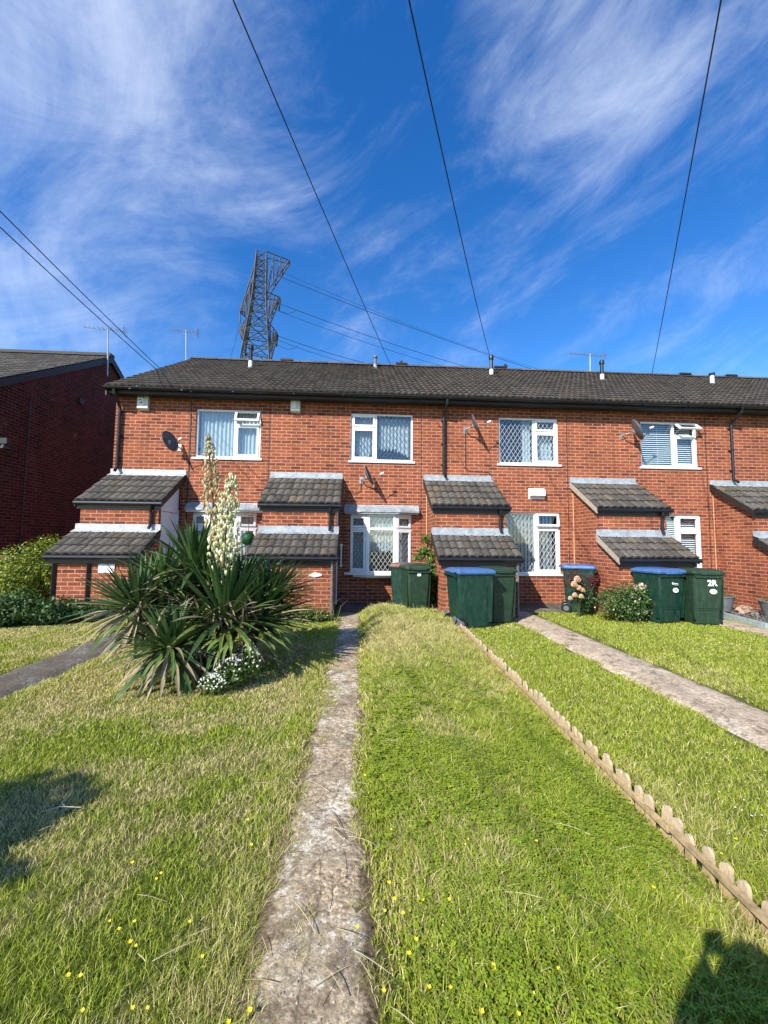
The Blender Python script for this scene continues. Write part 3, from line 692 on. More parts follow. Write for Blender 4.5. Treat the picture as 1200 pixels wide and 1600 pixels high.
        wavy(c, W1-.55, W1-.06, 3.3, 4.05, .2, .09, .02); c.build('net_curtain', M_curt, r)
        c = MB(); c.box(W0+.25, W0+.8, .2, .23, 3.31, 3.37); c.build('window_ornament', M_white, r)
    else:
        window(r, W0, W1, 3.27, 4.44, yf, 'right', tilt=R(48) if n == 3 else 0.); c = MB(); slats(c, W0+.05, W1-.05, 3.32, 4.40 if n != 3 else 4.40, .15); c.build('venetian_blind', M_blind, r)
    if n == 2:
        window(r, W0, W1, .68, 2.16, yf, 'right', tfrac=.25, lead=1, tilt=R(9), leadmat=M_leadstrip); c = MB(); xx = W0+.04
        while xx < W1-.1: c.obox((xx, .17, .75), (.075, .035, 0), (.002, -.004, 0), (0, 0, 1.37)); xx += .088
        c.build('vertical_blind', M_curt, r)
    elif n >= 3:
        window(r, W0, W1, .68, 2.16, yf, 'right', tfrac=.27); c = MB(); slats(c, W0+.05, W1-.05, .75, 2.1, .15); c.build('venetian_blind', M_blind, r)
    else:
        # shallow three-sided bay with flat lead canopy
        pts = [(W0+.0, .02), (W0+.42, -.19), (W0+1.04, -.19), (W1+.0, .02)]; z0, z1 = .74, 2.06
        bay = bpy.data.objects.new('bay_window', None); col.objects.link(bay); bay.parent = r
        for q in range(3):
            (ax, ay), (bx, by) = pts[q], pts[q+1]; ln = math.hypot(bx-ax, by-ay); an = math.atan2(by-ay, bx-ax)
            f = MB(); frame_rect(f, 0, ln, z0, z1, 0, .06, .045); zt = z1-.33
            f.box(.045, ln-.045, .003, .057, zt-.025, zt+.025)
            if q != 1:
                frame_rect(f, .05, ln-.05, z0+.05, zt-.03, -.018, .04, .048); frame_rect(f, .05, ln-.05, zt+.03, z1-.05, -.018, .04, .044)
            fo = f.build('window_frame', M_pvc, bay, (ax, ay, 0), bevel=.004); fo.rotation_euler = (0, 0, an)
            m_ = .098 if q != 1 else .045
            for (c_, d_) in ((z0+m_, zt-.075 if q != 1 else zt-.025), (zt+.07 if q != 1 else zt+.025, z1-m_)):
                p = MB(); p.box(m_, ln-m_, .02, .026, c_, d_); po = p.build('pane', M_glass, bay, (ax, ay, 0)); po.rotation_euler = (0, 0, an)
                if n == 1:
                    l = MB(); lattice(l, m_, ln-m_, c_, d_, .014, .1, .15, .007); lo = l.build('lead_lattice', M_leadstrip if q == 1 else M_leadstripd, bay, (ax, ay, 0)); lo.rotation_euler = (0, 0, an)
        s = MB(); s.prism([(W0-.1, .0, z0-.045), (W0-.1, -.03, z0-.045), (W0+.40, -.27, z0-.045), (W0+1.06, -.27, z0-.045), (W1+.1, -.03, z0-.045), (W1+.1, .0, z0-.045)], 0, (0, 0, .043))
        s.prism([(W0+.1, .0, z0-.10), (W0+.42, -.2, z0-.10), (W0+1.04, -.2, z0-.10), (W1-.1, .0, z0-.10)], 0, (0, 0, .05)); s.build('window_sill', M_pvc, bay)
        s = MB(); s.prism([(W0-.1, -.004, z1+.005), (W0-.1, -.10, z1+.005), (W0+.36, -.27, z1+.005), (W0+1.10, -.27, z1+.005), (W1+.12, -.10, z1+.005), (W1+.12, -.004, z1+.005)], 0, (0, 0, .045)); s.build('canopy_board', M_pvc if n == 0 else M_leadw, bay)
        s = MB(); q_ = 26; vs = []; fs = []
        for i in range(q_+1):
            t_ = i/q_; X_ = W0-.12+(W1-W0+.26)*t_; e = min(1, min(t_, 1-t_)*4); y_ = -.12-.17*e
            vs += [(X_, -.004, z1+.225), (X_, -.01, z1+.2), (X_, y_, z1+.085+.008*math.sin(i*1.7)), (X_, y_-.004, z1+.035+.012*abs(math.sin(i*1.9)))]
        for i in range(q_):
            o_ = i*4; fs += [(o_, o_+1, o_+5, o_+4), (o_+1, o_+2, o_+6, o_+5), (o_+2, o_+3, o_+7, o_+6)]
        s.add(vs, fs); s.build('bay_canopy', M_lead, bay)
        if n == 1:
            c = MB(); wavy(c, W0+.45, W0+1.0, .78, 2.03, -.05, .075, .016, lambda t: 1.18+.06*abs(math.sin(t*13))); wavy(c, W0+.12, W0+.43, .8, 2.0, .12, .08, .016); wavy(c, W0+1.02, W1-.12, .8, 2.0, .12, .08, .016); c.build('net_curtain', M_curt, r)
        else:
            c = MB(); wavy(c, W0+.1, W1-.1, .8, 2.03, .1, .09, .018); c.build('net_curtain', M_curt, r)
    # dark movement joint down the front
    j = MB(); j.box(3.42, 3.434, -.004, .001, .1, 4.6); 
    if n == 0: j.box(1.64, 1.665, -.014, .001, .1, 4.6)
    j.build('movement_joint', M_fascia, r)
    if n in (3, 4, 2):
        j = MB(); j.box(.022, .038, -.006, .002, .1, 2.8); j.build('pale_joint', simple('pale_sealant', (.62, .40, .22), .8), r)
    return r
lab = ['brick house at the left end of the terrace with white porch flashing',
       'brick terraced house with leaded bay window behind the worn path',
       'brick terraced house with leaded square windows and white vent box, behind the blue lidded bin',
       'brick terraced house with slatted blinds and dish beside its tilted open top window',
       'brick terraced house cut by the right edge with planters before its wall',
       'farthest right terraced brick house of which only the roof shows']
houses = [house(i, lab[i]) for i in range(6)]

# long downpipes on three houses (parts)
def downpipe(n, x):
    d = MB(); d.tube([(x, -.35, 4.72), (x, -.33, 4.62), (x-.02, -.10, 4.45), (x-.02, -.06, 4.38), (x-.02, -.055, 3.03), (x-.0, -.16, 2.95)], .034, 12)
    for z in (4.3, 3.75, 3.25): d.tube([(x-.02, -.055, z-.02), (x-.02, -.055, z+.02)], .041, 12); d.box(x-.08, x+.04, -.03, 0, z-.012, z+.012)
    d.build('downpipe', M_blackp, houses[n])
downpipe(0, .14); downpipe(2, .45); downpipe(4, .56)
# flues
def flue(n, x, y, zt, style):
    z = EZ+(y-EY)*SL
    b = MB(); b.box(x-.12, x+.12, y-.14, y+.14, z-.09, z+.03) if 0 else None
    b.tube([(x, y, z-.05), (x, y, z+.04)], [.10, .07], 12); b.build('flue_collar', M_lead, houses[n])
    b = MB(); h = zt-z; r_ = .052
    lo = .30 if style != 'white' else .8
    b.tube([(x, y, z), (x, y, z+h*lo)], r_+.006, 12); b.build('flue_base', M_white if style != 'grey' else M_lead, houses[n])
    b = MB(); b.tube([(x, y, z+h*lo), (x, y, z+h*.78 if style != 'white' else z+h*.9)], r_ if style != 'white' else .08, 12)
    if style != 'white':
        b.tube([(x, y, z+h*.78), (x, y, z+h*.80), (x, y, z+h*.94), (x, y, z+h)], [r_+.004, r_+.024, r_+.024, .03], 12)
    else: b.tube([(x, y, z+h*.88), (x, y, z+h)], .085, 12)
    b.build('flue_pipe', M_blackp if style != 'grey' else M_greyp, houses[n])
for (n, x, yy, zt, st) in ((0, 2.2, 2.75, 7.32, 'std'), (1, 2.45, 3.55, 7.50, 'grey'), (2, 2.55, 2.85, 7.32, 'std'), (3, 2.5, 2.65, 7.20, 'std'), (4, 2.62, 2.65, 6.90, 'white')): flue(n, x, yy, zt, st)
# ridge vents
for (n, x) in ((0, 3.05), (1, 3.35), (2, 3.2), (4, 2.8), (5, 1.0)):
    b = MB(); b.box(x-.2, x+.2, RY-.13, RY+.13, RZ+.06, RZ+.115); b.build('ridge_vent', M_fascia, houses[n])

# neighbouring house on the left (dark gable)
NX = -8.12
nb = thing('neighbouring_house', 'red brick house with gable wall coloured dark for its shade at the left edge', 'house', (NX, 0, 0))
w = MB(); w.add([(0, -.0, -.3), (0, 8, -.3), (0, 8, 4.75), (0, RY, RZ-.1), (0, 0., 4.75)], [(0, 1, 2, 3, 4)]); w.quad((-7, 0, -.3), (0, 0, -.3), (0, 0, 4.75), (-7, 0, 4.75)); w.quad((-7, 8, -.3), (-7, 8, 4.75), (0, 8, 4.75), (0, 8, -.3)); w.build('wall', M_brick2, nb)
t = MB(); tiles(t, -7, .08, RY, RZ, EY, EZ, .30, .147, .022, .028, (.075, .068, .06)); nr = t.build('roof', M_tile, nb)
t = MB(); tiles(t, -7, .08, RY, RZ, 8.35, EZ, .6, .3, .02, .03, (.055, .049, .044), 3); t.build('back_roof', M_tile, nb)
t = MB(); t.obox((.03, EY-.05, EZ-.22), (.05, 0, 0), (0, RY-EY+.05, (RZ-EZ)+.03), (0, 0, .22)); t.obox((.03, RY, RZ-.19), (.05, 0, 0), (0, 4.4, -(RZ-EZ)), (0, 0, .22)); t.build('bargeboard', M_fascia, nr)
t = MB(); t.box(-7, .08, RY-.12, RY+.12, RZ+.0, RZ+.09, (.07, .065, .06)); t.build('ridge_tiles', M_tile, nr)
t = MB(); t.box(0, .06, 2.65, 2.85, 5.35, 5.5); t.build('wall_vent', M_fascia, nb)
t = MB(); p = at(4, 695, 0); t.box(0, .25, .1, .22, 3.55, 3.68); t.tube([(.16, .16, 3.54), (.16, .16, 3.44)], [.05, .11], 10); t.build('wall_lamp', M_blackp, nb)
t = MB(); t.tube([(.03, .95, .1), (.03, .95, 4.9)], .012, 6); t.build('wall_cable', M_wire, nb)

# ---------------------------------------------------------------- things on the houses
def dish(px, py, label, az, el, size=.36, side=1, cable=None):
    p = at(px, py, -.30); t = thing('satellite_dish', label, 'satellite dish', (p.x, 0, p.z), 0, 'satellite dishes on the house fronts')
    n = Vector((math.sin(az)*math.cos(el), -math.cos(az)*math.cos(el), math.sin(el))); c = Vector((0, -.30, 0))
    u = n.cross(Vector((0, 0, 1))).normalized(); v = u.cross(n)
    b = MB(); vs = []; fs = []; NR, NA = 5, 24
    for i in range(NR+1):
        rr = i/NR
        for k in range(NA): a = 2*PI*k/NA; vs.append(c+u*math.cos(a)*rr*size*.5*.92+v*math.sin(a)*rr*size*.5*1.12+n*(rr*rr*.065))
    for i in range(NR):
        for k in range(NA): fs.append((i*NA+k, i*NA+(k+1) % NA, (i+1)*NA+(k+1) % NA, (i+1)*NA+k))
    b.add(vs, fs); o = b.build('reflector', M_dish, t, smooth=True); sm = o.modifiers.new('thick', 'SOLIDIFY'); sm.thickness = .008
    b = MB(); f0 = c-v*size*.5+n*.05; f1 = c+n*.34-v*.10; b.tube([f0, f1], .008, 6); b.build('feed_arm', M_blackp, t)
    b = MB(); b.tube([f1-n*.0, f1+(c-f1).normalized()*.0+Vector((0, 0, .03))], .018, 8); b.tube([f1+Vector((0, 0, .02))+n*.04, f1+Vector((0, 0, .02))-n*.05], [.02, .028], 10); b.build('receiver', M_white, t)
    b = MB(); wx = side*.12; b.tube([c-n*.03, Vector((wx*.4, -.20, -.03)), Vector((wx, -.16, -.05)), Vector((wx, -.01, -.05))], .014, 8); b.box(wx-.04, wx+.04, -.014, -.001, -.13, .03); b.box(-.03, .03, -.31, -.25, -.05, .05); b.build('bracket', M_metal, t)
    if cable:
        b = MB(); b.tube([Vector((wx, -.02, -.08))]+[Vector(q) for q in cable], .006, 5); b.build('cable', M_wire, t)
dish(263, 691, 'grey satellite dish facing left on the left end house', R(66), R(22), .44, 1)
dish(573, 744, 'grey satellite dish seen edge-on above the bay window', R(76), R(22), .44, -1, [(-.13, -.02, -.3), (-.2, -.02, -.34), (-.42, -.02, -.36), (-.5, -.02, -.5), (-.5, -.02, -2.3)])
dish(740, 664, 'grey satellite dish seen edge-on right of the middle black downpipe', R(72), R(22), .44, -1, [(-.12, -.02, -.96), (-.02, -.02, -1.02), (.40, -.02, -1.04), (.50, -.02, -1.1), (.51, -.02, -1.25)])
dish(992, 673, 'grey satellite dish overlapping the blinded upper window', R(70), R(22), .48, -1)
def alarm(px, py, label, w, h, d, mat, text=False):
    p = at(px, py, -.05); t = thing('alarm_box', label, 'alarm box', (p.x, 0, p.z), 0)
    b = MB(); b.prism([(-w/2, 0, -h/2), (-w/2, -d, -h/2+.04), (-w/2, -d, h/2-.03), (-w/2, 0, h/2)], 0, (w, 0, 0)); b.build('casing', mat, t, bevel=.008)
    b = MB(); b.box(-w*.42, w*.08, -d-.003, -d+.001, -h*.25, h*.40); b.build('front_label', M_white, t)
    if text:
        b = MB()
        for k in range(3): b.obox((-w*.36+k*.045, -d-.005, h*.26), (.022, 0, 0), (0, .001, 0), (.012, 0, .04))
        b.box(-w*.36, -w*.08, -d-.005, -d-.003, h*.12, h*.15); b.tube([(-w*.22, -d-.005, -h*.02), (-w*.14, -d-.005, -h*.1), (-w*.06, -d-.005, -h*.03), (-w*.1, -d-.005, h*.03)], .008, 5); b.build('printed_mark', M_blackp, t)
alarm(224, 629, 'cream alarm box with black print high on the left end house', .24, .36, .09, M_cream, True)
alarm(462, 634, 'grey and white alarm box under the eaves left of the mirrored window', .22, .33, .10, M_cream)
p = at(838, 772, 0); t = thing('vent_cover', 'white boxy vent cover above the lower window of the middle house', 'vent', (p.x, 0, p.z))
b = MB(); b.prism([(-.18, 0, .11), (-.18, -.1, .09), (-.18, -.12, -.05), (-.18, 0, -.1)], 0, (.36, 0, 0)); b.build('cowl', M_pvc, t, bevel=.01)
b = MB(); b.box(-.195, .195, -.012, 0, -.12, .13); b.build('back_plate', M_pvc, t)
# grab rail by the bay, number plaque and name plaque
p = at(533, 868, -.04); t = thing('grab_rail', 'white vertical grab rail on the shaded wall beside the bay window', 'grab rail', (p.x, 0, p.z))
b = MB(); b.tube([(0, -.01, .23), (0, -.06, .21), (0, -.06, -.21), (0, -.01, -.23)], .016, 8); b.build('rail', M_pvc, t)
b = MB(); b.tube([(0, 0, .23), (0, -.012, .23)], .035, 12); b.build('rail_mount', M_pvc, t); b = MB(); b.tube([(0, 0, -.23), (0, -.012, -.23)], .035, 12); b.build('rail_mount', M_pvc, t)
p = at(493, 898, -1.68)
b = MB(); vs = [(math.cos(a)*.10*(1+.25*math.cos(2*a)), 0, math.sin(a)*.045*(1+.12*math.cos(3*a))) for a in [2*PI*k/20 for k in range(20)]]; b.prism(vs, 0, (0, -.02, 0))
o = b.build('door_plaque', M_cream, None, (p.x, -1.682, p.z)); tag(o, 'small oval house plaque on the low brick box above the weeds', 'plaque')
p = at(167, 888, -1.68); b = MB(); b.box(-.14, .14, -.015, 0, -.08, .08); o = b.build('wall_plaque', M_white, None, (p.x, -1.684, p.z)); tag(o, 'white square plate on the low brick box behind the spiky plant', 'plaque')
for xb in (-4.83, -5.42, -4.1):
    b = MB(); b.bar((xb, -1.70, .02), (xb, -1.70, 1.05), .05); b.build('batten', M_fascia, houses[0], (5.5, 0, 0))
# topiary ball hanging
p = at(388, 842, -.35); t = thing('topiary_ball', 'round green topiary ball hanging beside the left bay window', 'topiary ball', tuple(p))
V_ = rng.normal(size=(1500, 3)); V_ /= np.linalg.norm(V_, axis=1)[:, None]; Pq = []
u_ = np.cross(V_, rng.normal(size=V_.shape)); u_ /= np.linalg.norm(u_, axis=1)[:, None]; w_ = np.cross(V_, u_); c0 = V_*(.13+.02*rng.random((1500, 1))); s_ = .016
Pq = np.stack([c0-u_*s_, c0+w_*s_*.6+V_*.006, c0+u_*s_, c0-w_*s_*.6+V_*.006], 1); o4 = np.arange(1500)*4
npmesh('ball', Pq.reshape(-1, 3), np.stack([o4, o4+1, o4+2, o4+3], 1), np.repeat(np.array([.015, .10, .04])*(.6+.9*rng.random((1500, 1))), 4, axis=0), M_leaf, t)
b = MB(); b.tube([(0, 0, .12), (.0, .0, .5), (0, .33, .52)], .006, 5); b.build('hanging_bracket', M_wire, t)

# aerials
def aerial(base, top, label, boom, ang, n_el, mat=M_metal):
    base, top = Vector(base), Vector(top); t = thing('tv_aerial', label, 'aerial', tuple(base), 0, 'television aerials above the roofs')
    b = MB(); b.tube([(0, 0, 0), top-base], .022, 8); b.build('mast', mat, t)
    b = MB(); h = top-base-Vector((0, 0, .04)); d_ = Vector((math.cos(ang), math.sin(ang), 0)); a0 = h-d_*boom*.6; a1 = h+d_*boom*.4; b.tube([a0, a1], .012, 6); e = Vector((-d_.y, d_.x, 0))
    b.build('boom', mat, t)
    b = MB()
    for k in range(n_el):
        c_ = a0+(a1-a0)*(k+.3)/n_el; l_ = .10+.05*k/n_el; b.tube([c_-e*l_-Vector((0, 0, .0)), c_+e*l_+Vector((0, 0, .03))], .007, 5)
    c_ = a1; 
    for s_ in (-1, 1):
        for q in (-.09, 0, .09): b.tube([c_+Vector((0, 0, q*1.0+s_*.02))-e*.16, c_+d_*(.03)+Vector((0, 0, q+s_*.05))+e*.16], .007, 4)
    b.build('elements', mat, t)
aerial(at(168, 588, 3.7), at(169, 513, 3.7), 'television aerial on mast above the dark gable at left', 1.15, R(8), 9)
aerial(at(291, 566, 4.05), at(291, 516, 4.05), 'television aerial behind the left end of the long roof', .85, R(10), 10)
aerial(at(922, 590, 4.05), at(922, 553, 4.05), 'television aerial behind the fourth roof flue', 1.35, R(5), 15)
# ridge cable brackets
for (px, py, lb) in ((622, 571, 'black cable bracket on the ridge beside the second flue'), (785, 576, 'black cable bracket on the ridge beside the third flue')):
    p = at(px, py, RY-.05); t = thing('cable_bracket', lb, 'bracket', tuple(p)); b = MB(); b.bar((-.3, 0, -.02), (.12, 0, .02), .03); b.box(.05, .16, -.05, .05, 0, .12); b.build('arm', M_fascia, t)
    b = MB(); b.tube([(.1, 0, .08), (.1, 0, .18)], [.05, .03], 8); b.build('insulator', M_fascia, t)

# telegraph pole behind the camera and its cables
PP = Vector((-5.0, -18.6, 7.9)); t = thing('telegraph_pole', 'brown wooden telegraph pole that the overhead cables run to', 'pole', (PP.x, PP.y, 0))
b = MB(); b.tube([(0, 0, -.2), (0, 0, 8.1)], [.14, .09], 14); b.build('pole', M_bark, t)
b = MB(); b.bar((-.35, 0, 7.85), (.35, 0, 7.85), .08); b.build('crossarm', M_steel, t)
def cable(a, b_, sag, label, r_=.009, group='overhead cables running to the terrace', extra=None, name='overhead_cable', cat='cable', n=36):
    a, b_ = Vector(a), Vector(b_); b = MB()
    pts = [a+(b_-a)*t_-Vector((0, 0, 4*sag*t_*(1-t_))) for t_ in [i/n for i in range(n+1)]]
    if extra: pts += [Vector(e) for e in extra]
    b.tube([p-a for p in pts], r_, 5); tag(b.build(name, M_wire, None, tuple(a)), label, cat, group)
cable(PP+Vector((0, 0, 0)), at(610, 570, RY-.1), .25, 'overhead cable ending at the ridge beside the second flue')
cable(PP+Vector((.1, 0, 0)), at(765, 556, 2.9), .9, 'overhead cable sagging down to the third roof flue')
cable(PP+Vector((.2, 0, 0)), at(1018, 587, RY-.1), .35, 'rightmost overhead cable meeting the ridge over the blinded house')
rp = lambda px, py: (lambda r_: (lambda t_: Vector((r_.x*t_, CAMY+r_.y*t_, CAMZ+r_.z*t_)))(((EZ+.06)-CAMZ+(CAMY-EY)*SL)/(r_.z-r_.y*SL)))(ray(px, py))
q1, q2 = rp(250, 576), rp(275, 597)
cable(PP+Vector((-.1, 0, 0)), q1, .35, 'upper of the two overhead cables reaching the left end roof', extra=[q2, at(300, 612, -.44), at(300, 622, -.3)])
cable(PP+Vector((-.2, 0, -.5)), rp(244, 577), .35, 'lower of the two overhead cables reaching the left end roof')

# ---------------------------------------------------------------- pylon far behind
PD = 52.; pc = at(389, 700, PD); PX = pc.x
pyl = thing('electricity_pylon', 'tall grey lattice electricity pylon standing behind the terrace', 'pylon', (PX, PD, 0), R(10)); pyl.rotation_euler[1] = R(1.2)
b = MB()
def hw(z): return 1.25+(38-z)*.13 if z < 38 else 1.25-(z-38)*.045
def corner(z, k): h = hw(z)*.80; return Vector(((1, 1, -1, -1)[k]*h, (1, -1, -1, 1)[k]*h, z))
zl = [0, 6, 11.5, 16.5, 21, 24.5, 27.5, 30.2, 32.6, 34.8, 36.9, 38.9, 40.8, 42.6, 44.2, 45.8]
for k in range(4):
    b = MB()
    for i in range(len(zl)-1): b.bar(corner(zl[i], k), corner(zl[i+1], k), .17)
    b.build('leg', M_steel, pyl)
b = MB()
for i in range(len(zl)-1):
    for k in range(4):
        b.bar(corner(zl[i], k), corner(zl[i+1], (k+1) % 4), .10); b.bar(corner(zl[i], (k+1) % 4), corner(zl[i+1], k), .11); b.bar(corner(zl[i], k), corner(zl[i], (k+1) % 4), .11)
        m_ = (corner(zl[i], k)+corner(zl[i+1], (k+1) % 4))/2; b.bar(corner((zl[i]+zl[i+1])/2, k), m_, .07); b.bar(m_, corner((zl[i]+zl[i+1])/2, (k+1) % 4), .07)
b.build('bracing', M_steel, pyl)
def arm(ztip, ln, zu, zl_, sgn, ins=True):
    b = MB(); tp = Vector((sgn*ln, 0, ztip)); tips = [tp+Vector((0, .45, 0)), tp+Vector((0, -.45, 0))]
    for s_, tt in zip((1, -1), tips):
        h = hw(zu)*.8; u0 = Vector((sgn*h, s_*h, zu)); h = hw(zl_)*.8; l0 = Vector((sgn*h, s_*h, zl_)); b.bar(u0, tt, .14); b.bar(l0, tt, .14)
        for q in (.3, .6, .85): b.bar(u0.lerp(tt, q), l0.lerp(tt, q-.25 if q > .3 else 0), .09); b.bar(u0.lerp(tt, q), l0.lerp(tt, q), .09)
    b.bar(tips[0], tips[1], .16); b.build('cross_arm', M_steel, pyl)
    if ins:
        b = MB(); e = tp+Vector((sgn*.1, 0, -.1)); b.tube([e, e+Vector((sgn*-.1, -.2, -1.9))], [.11, .11], 6); b.build('insulator', M_fascia, pyl)
arm(45.2, 4.2, 45.8, 39.0, 1, False); arm(39.0, 3.0, 39.2, 34.4, 1); arm(33.2, 2.9, 34.6, 29.0, 1)
arm(36.0, 2.6, 43.5, 35.4, -1); arm(33.0, 2.6, 35.0, 31.0, -1, False)
def pow_line(a, b_, sag, label, r_): cable(a, b_, sag, label, r_, 'power lines strung from the pylon', None, 'power_line', 'power line', 40)
pow_line(at(427, 428, PD), at(835, 578, 60), .5, 'highest power line running right from the pylon', .04)
pow_line(at(430, 420, PD), at(860, 582, 64), 1.0, 'faint thin upper power line right of the pylon', .022)
pow_line(at(430, 472, PD), at(735, 575, 60), .4, 'middle power line running right from the pylon', .04)
pow_line(at(432, 485, PD), at(705, 576, 60), .4, 'power line just under the middle one right of the pylon', .03)
pow_line(at(432, 524, PD), at(590, 572, 60), .3, 'lower power line running right from the pylon', .04)
pow_line(at(436, 532, PD), at(560, 571, 60), .3, 'lowest power line running right from the pylon', .03)
pow_line(at(374, 509, PD), at(358, 566, 56), .2, 'power line dropping left of the pylon', .025)
for (a_, m_, c_, lb) in (((430, 480), (450, 497), (464, 484), 'curved jumper wire right of the middle pylon arm'), ((433, 538), (452, 552), (466, 540), 'curved jumper wire right of the lower pylon arm')):
    b = MB(); A, B_, C_ = at(*a_, PD), at(*m_, PD), at(*c_, PD+1); pts = [A*(1-t)**2+B_*2*t*(1-t)*1.0+C_*t*t for t in [i/12 for i in range(13)]]; b.tube([p-A for p in pts], .03, 5)
    tag(b.build('jumper_wire', M_wire, None, tuple(A)), lb, 'power line', 'jumper wires at the pylon')

# ---------------------------------------------------------------- wheelie bins
def wheelie(label, x, y, rz, body, lid, W=.50, Dp=.60, Hb=.93, group='wheelie bins in front of the houses', z=.0, marks=None):
    """origin at the base centre; back (wheels, handle) at +y, front at -y"""
    t = thing('wheelie_bin', label, 'wheelie bin', (x, y, z), rz, group)
    b = MB(); vs = []; rings = [(.03, .80, .74), (.05, .82, .78), (Hb*.62, .93, .93), (Hb-.07, .985, .985), (Hb-.06, 1.0, 1.0), (Hb, 1.03, 1.02)]
    def ring(z_, sx, sy, c=.045):
        w, d = W*sx/2, Dp*sy/2; oy = (1-sy)*Dp*-.12; out = []
        for (cx, cy, a0) in ((w-c, d-c, 0), (-w+c, d-c, PI/2), (-w+c, -d+c, PI), (w-c, -d+c, 1.5*PI)):
            for q in range(4): a = a0+q*PI/6; out.append((cx+c*math.cos(a), cy+c*math.sin(a)+oy*-1, z_))
        return out
    for (z_, sx, sy) in rings: vs += ring(z_, sx, sy)
    n = 16; fs = [(i*n+k, i*n+(k+1) % n, (i+1)*n+(k+1) % n, (i+1)*n+k) for i in range(len(rings)-1) for k in range(n)]+[tuple(range(n-1, -1, -1))]
    b.add(vs, fs)
    b.box(-W*.47, W*.47, -Dp*.535, -Dp*.49, Hb-.07, Hb-.035)
    for sx_ in (-1, 1): b.add([(sx_*W*.445, -Dp*.42, .12), (sx_*W*.47, -Dp*.42, .12), (sx_*W*.525, -Dp*.45, Hb-.1), (sx_*W*.50, -Dp*.45, Hb-.1), (sx_*W*.445, -Dp*.30, .12), (sx_*W*.47, -Dp*.30, .12), (sx_*W*.525, -Dp*.32, Hb-.1), (sx_*W*.50, -Dp*.32, Hb-.1)], [(0, 1, 2, 3), (4, 7, 6, 5), (0, 4, 5, 1), (1, 5, 6, 2), (2, 6, 7, 3), (3, 7, 4, 0)])
    for zz_ in (.30, .33): b.box(-W*.40, W*.40, -Dp*.5+.03, -Dp*.455, zz_, zz_+.008)
    bo = b.build('body', body, t, smooth=False, bevel=.006)
    b = MB(); vs = []
    prof = [(Hb-.015, 1.10, 1.06), (Hb+.015, 1.13, 1.09), (Hb+.05, 1.06, 1.02), (Hb+.075, .80, .80), (Hb+.082, .3, .3)]
    for (z_, sx, sy) in prof: vs += ring(z_, sx, sy, .05)
    b.add(vs, [(i*n+k, i*n+(k+1) % n, (i+1)*n+(k+1) % n, (i+1)*n+k) for i in range(len(prof)-1) for k in range(n)]+[tuple(range((len(prof)-1)*n, len(prof)*n)), tuple(range(n-1, -1, -1))])
    b.box(-W*.3, W*.3, -Dp*.58, -Dp*.53, Hb-.02, Hb+.01)
    b.tube([(-W*.45, Dp*.56, Hb+.02), (-W*.3, Dp*.62, Hb+.03), (W*.3, Dp*.62, Hb+.03), (W*.45, Dp*.56, Hb+.02)], .016, 8)
    lo_ = b.build('lid', lid, t, bevel=.004)
    b = MB(); b.tube([(-W*.30+W*.6*q/8, -Dp*.40+.05*math.sin(PI*q/8), Hb+.068+.006*math.sin(PI*q/8)) for q in range(9)], .007, 6); b.build('lid_groove_shade', M_blackp, lo_)  # black line laid on the lid draws the shade of a recess
    b = MB(); b.tube([(-W*.42, Dp*.56, Hb-.03), (W*.42, Dp*.56, Hb-.03)], .016, 8); b.box(-W*.40, -W*.34, Dp*.42, Dp*.58, Hb-.07, Hb-.03); b.box(W*.34, W*.40, Dp*.42, Dp*.58, Hb-.07, Hb-.03); b.build('handle', body, t)
    for s_ in (-1, 1):
        b = MB(); b.tube([(s_*W*.40, Dp*.42, .10), (s_*W*.50, Dp*.42, .10)], .10, 18); w = b.build('wheel', M_blackp, t, bevel=.008)
        b = MB(); b.tube([(s_*W*.50, Dp*.42, .10), (s_*(W*.50+.008), Dp*.42, .10)], .052, 12); b.build('hub', M_greyp, w)
    b = MB(); b.tube([(-W*.42, Dp*.42, .10), (W*.42, Dp*.42, .10)], .012, 6); b.build('axle', M_metal, t)
    return t
def text_on(parent, s, size, loc, rot, mat=M_white, name='marking'):
    c = bpy.data.curves.new(name, 'FONT'); c.body = s; c.size = size; c.align_x = 'CENTER'; c.align_y = 'CENTER'; c.extrude = .0015
    if name == 'painted_number': c.offset = .005
    o = bpy.data.objects.new(name, c); col.objects.link(o); dg = bpy.context.evaluated_depsgraph_get(); me = bpy.data.meshes.new_from_object(o.evaluated_get(dg)); bpy.data.objects.remove(o)
    me.materials.clear(); me.materials.append(mat); m = bpy.data.objects.new(name, me); col.objects.link(m); m.parent = parent; m.location = loc; m.rotation_euler = rot; return m
def oval(parent, loc, rot):
    b = MB(); b.prism([(math.cos(a)*.062, math.sin(a)*.043, 0) for a in [2*PI*k/24 for k in range(24)]], 0, (0, 0, .0015)); o = b.build('number_sticker', M_white, parent, loc); o.rotation_euler = rot; return o
BIN = {}
BIN['h2b'] = wheelie('green wheelie bin with brown lid half hidden behind another bin by the bay window', 1.04, -.80, R(60), M_bing, M_binbr)
BIN['h2f'] = wheelie('green wheelie bin with a small white sticker beside the climbing plant', 1.12, -1.32, R(8), M_bind, M_bind, .46)
b = MB(); b.box(-.035, .035, 0, .003, -.035, .035); o = b.build('sticker', M_white, BIN['h2f'], (.0, -.302, .83)); 
BIN['h3b'] = wheelie('green wheelie bin with blue lid at the end of the picket fence', 1.93, -2.36, R(100), M_bing, M_binb, .56, .66)
BIN['h3g'] = wheelie('faded green wheelie bin partly behind the blue lidded bin at the fence', 2.52, -1.98, R(12), M_bind, M_bind, .48)
BIN['rose'] = wheelie('green wheelie bin with blue lid behind the peach roses', 4.66, -.95, R(62), M_bing, M_binb, .50)
BIN['h4b'] = wheelie('green wheelie bin with blue lid and a white oval sticker right of the rose bush', 5.60, -2.02, R(9), M_bing, M_binb, .58, .62)
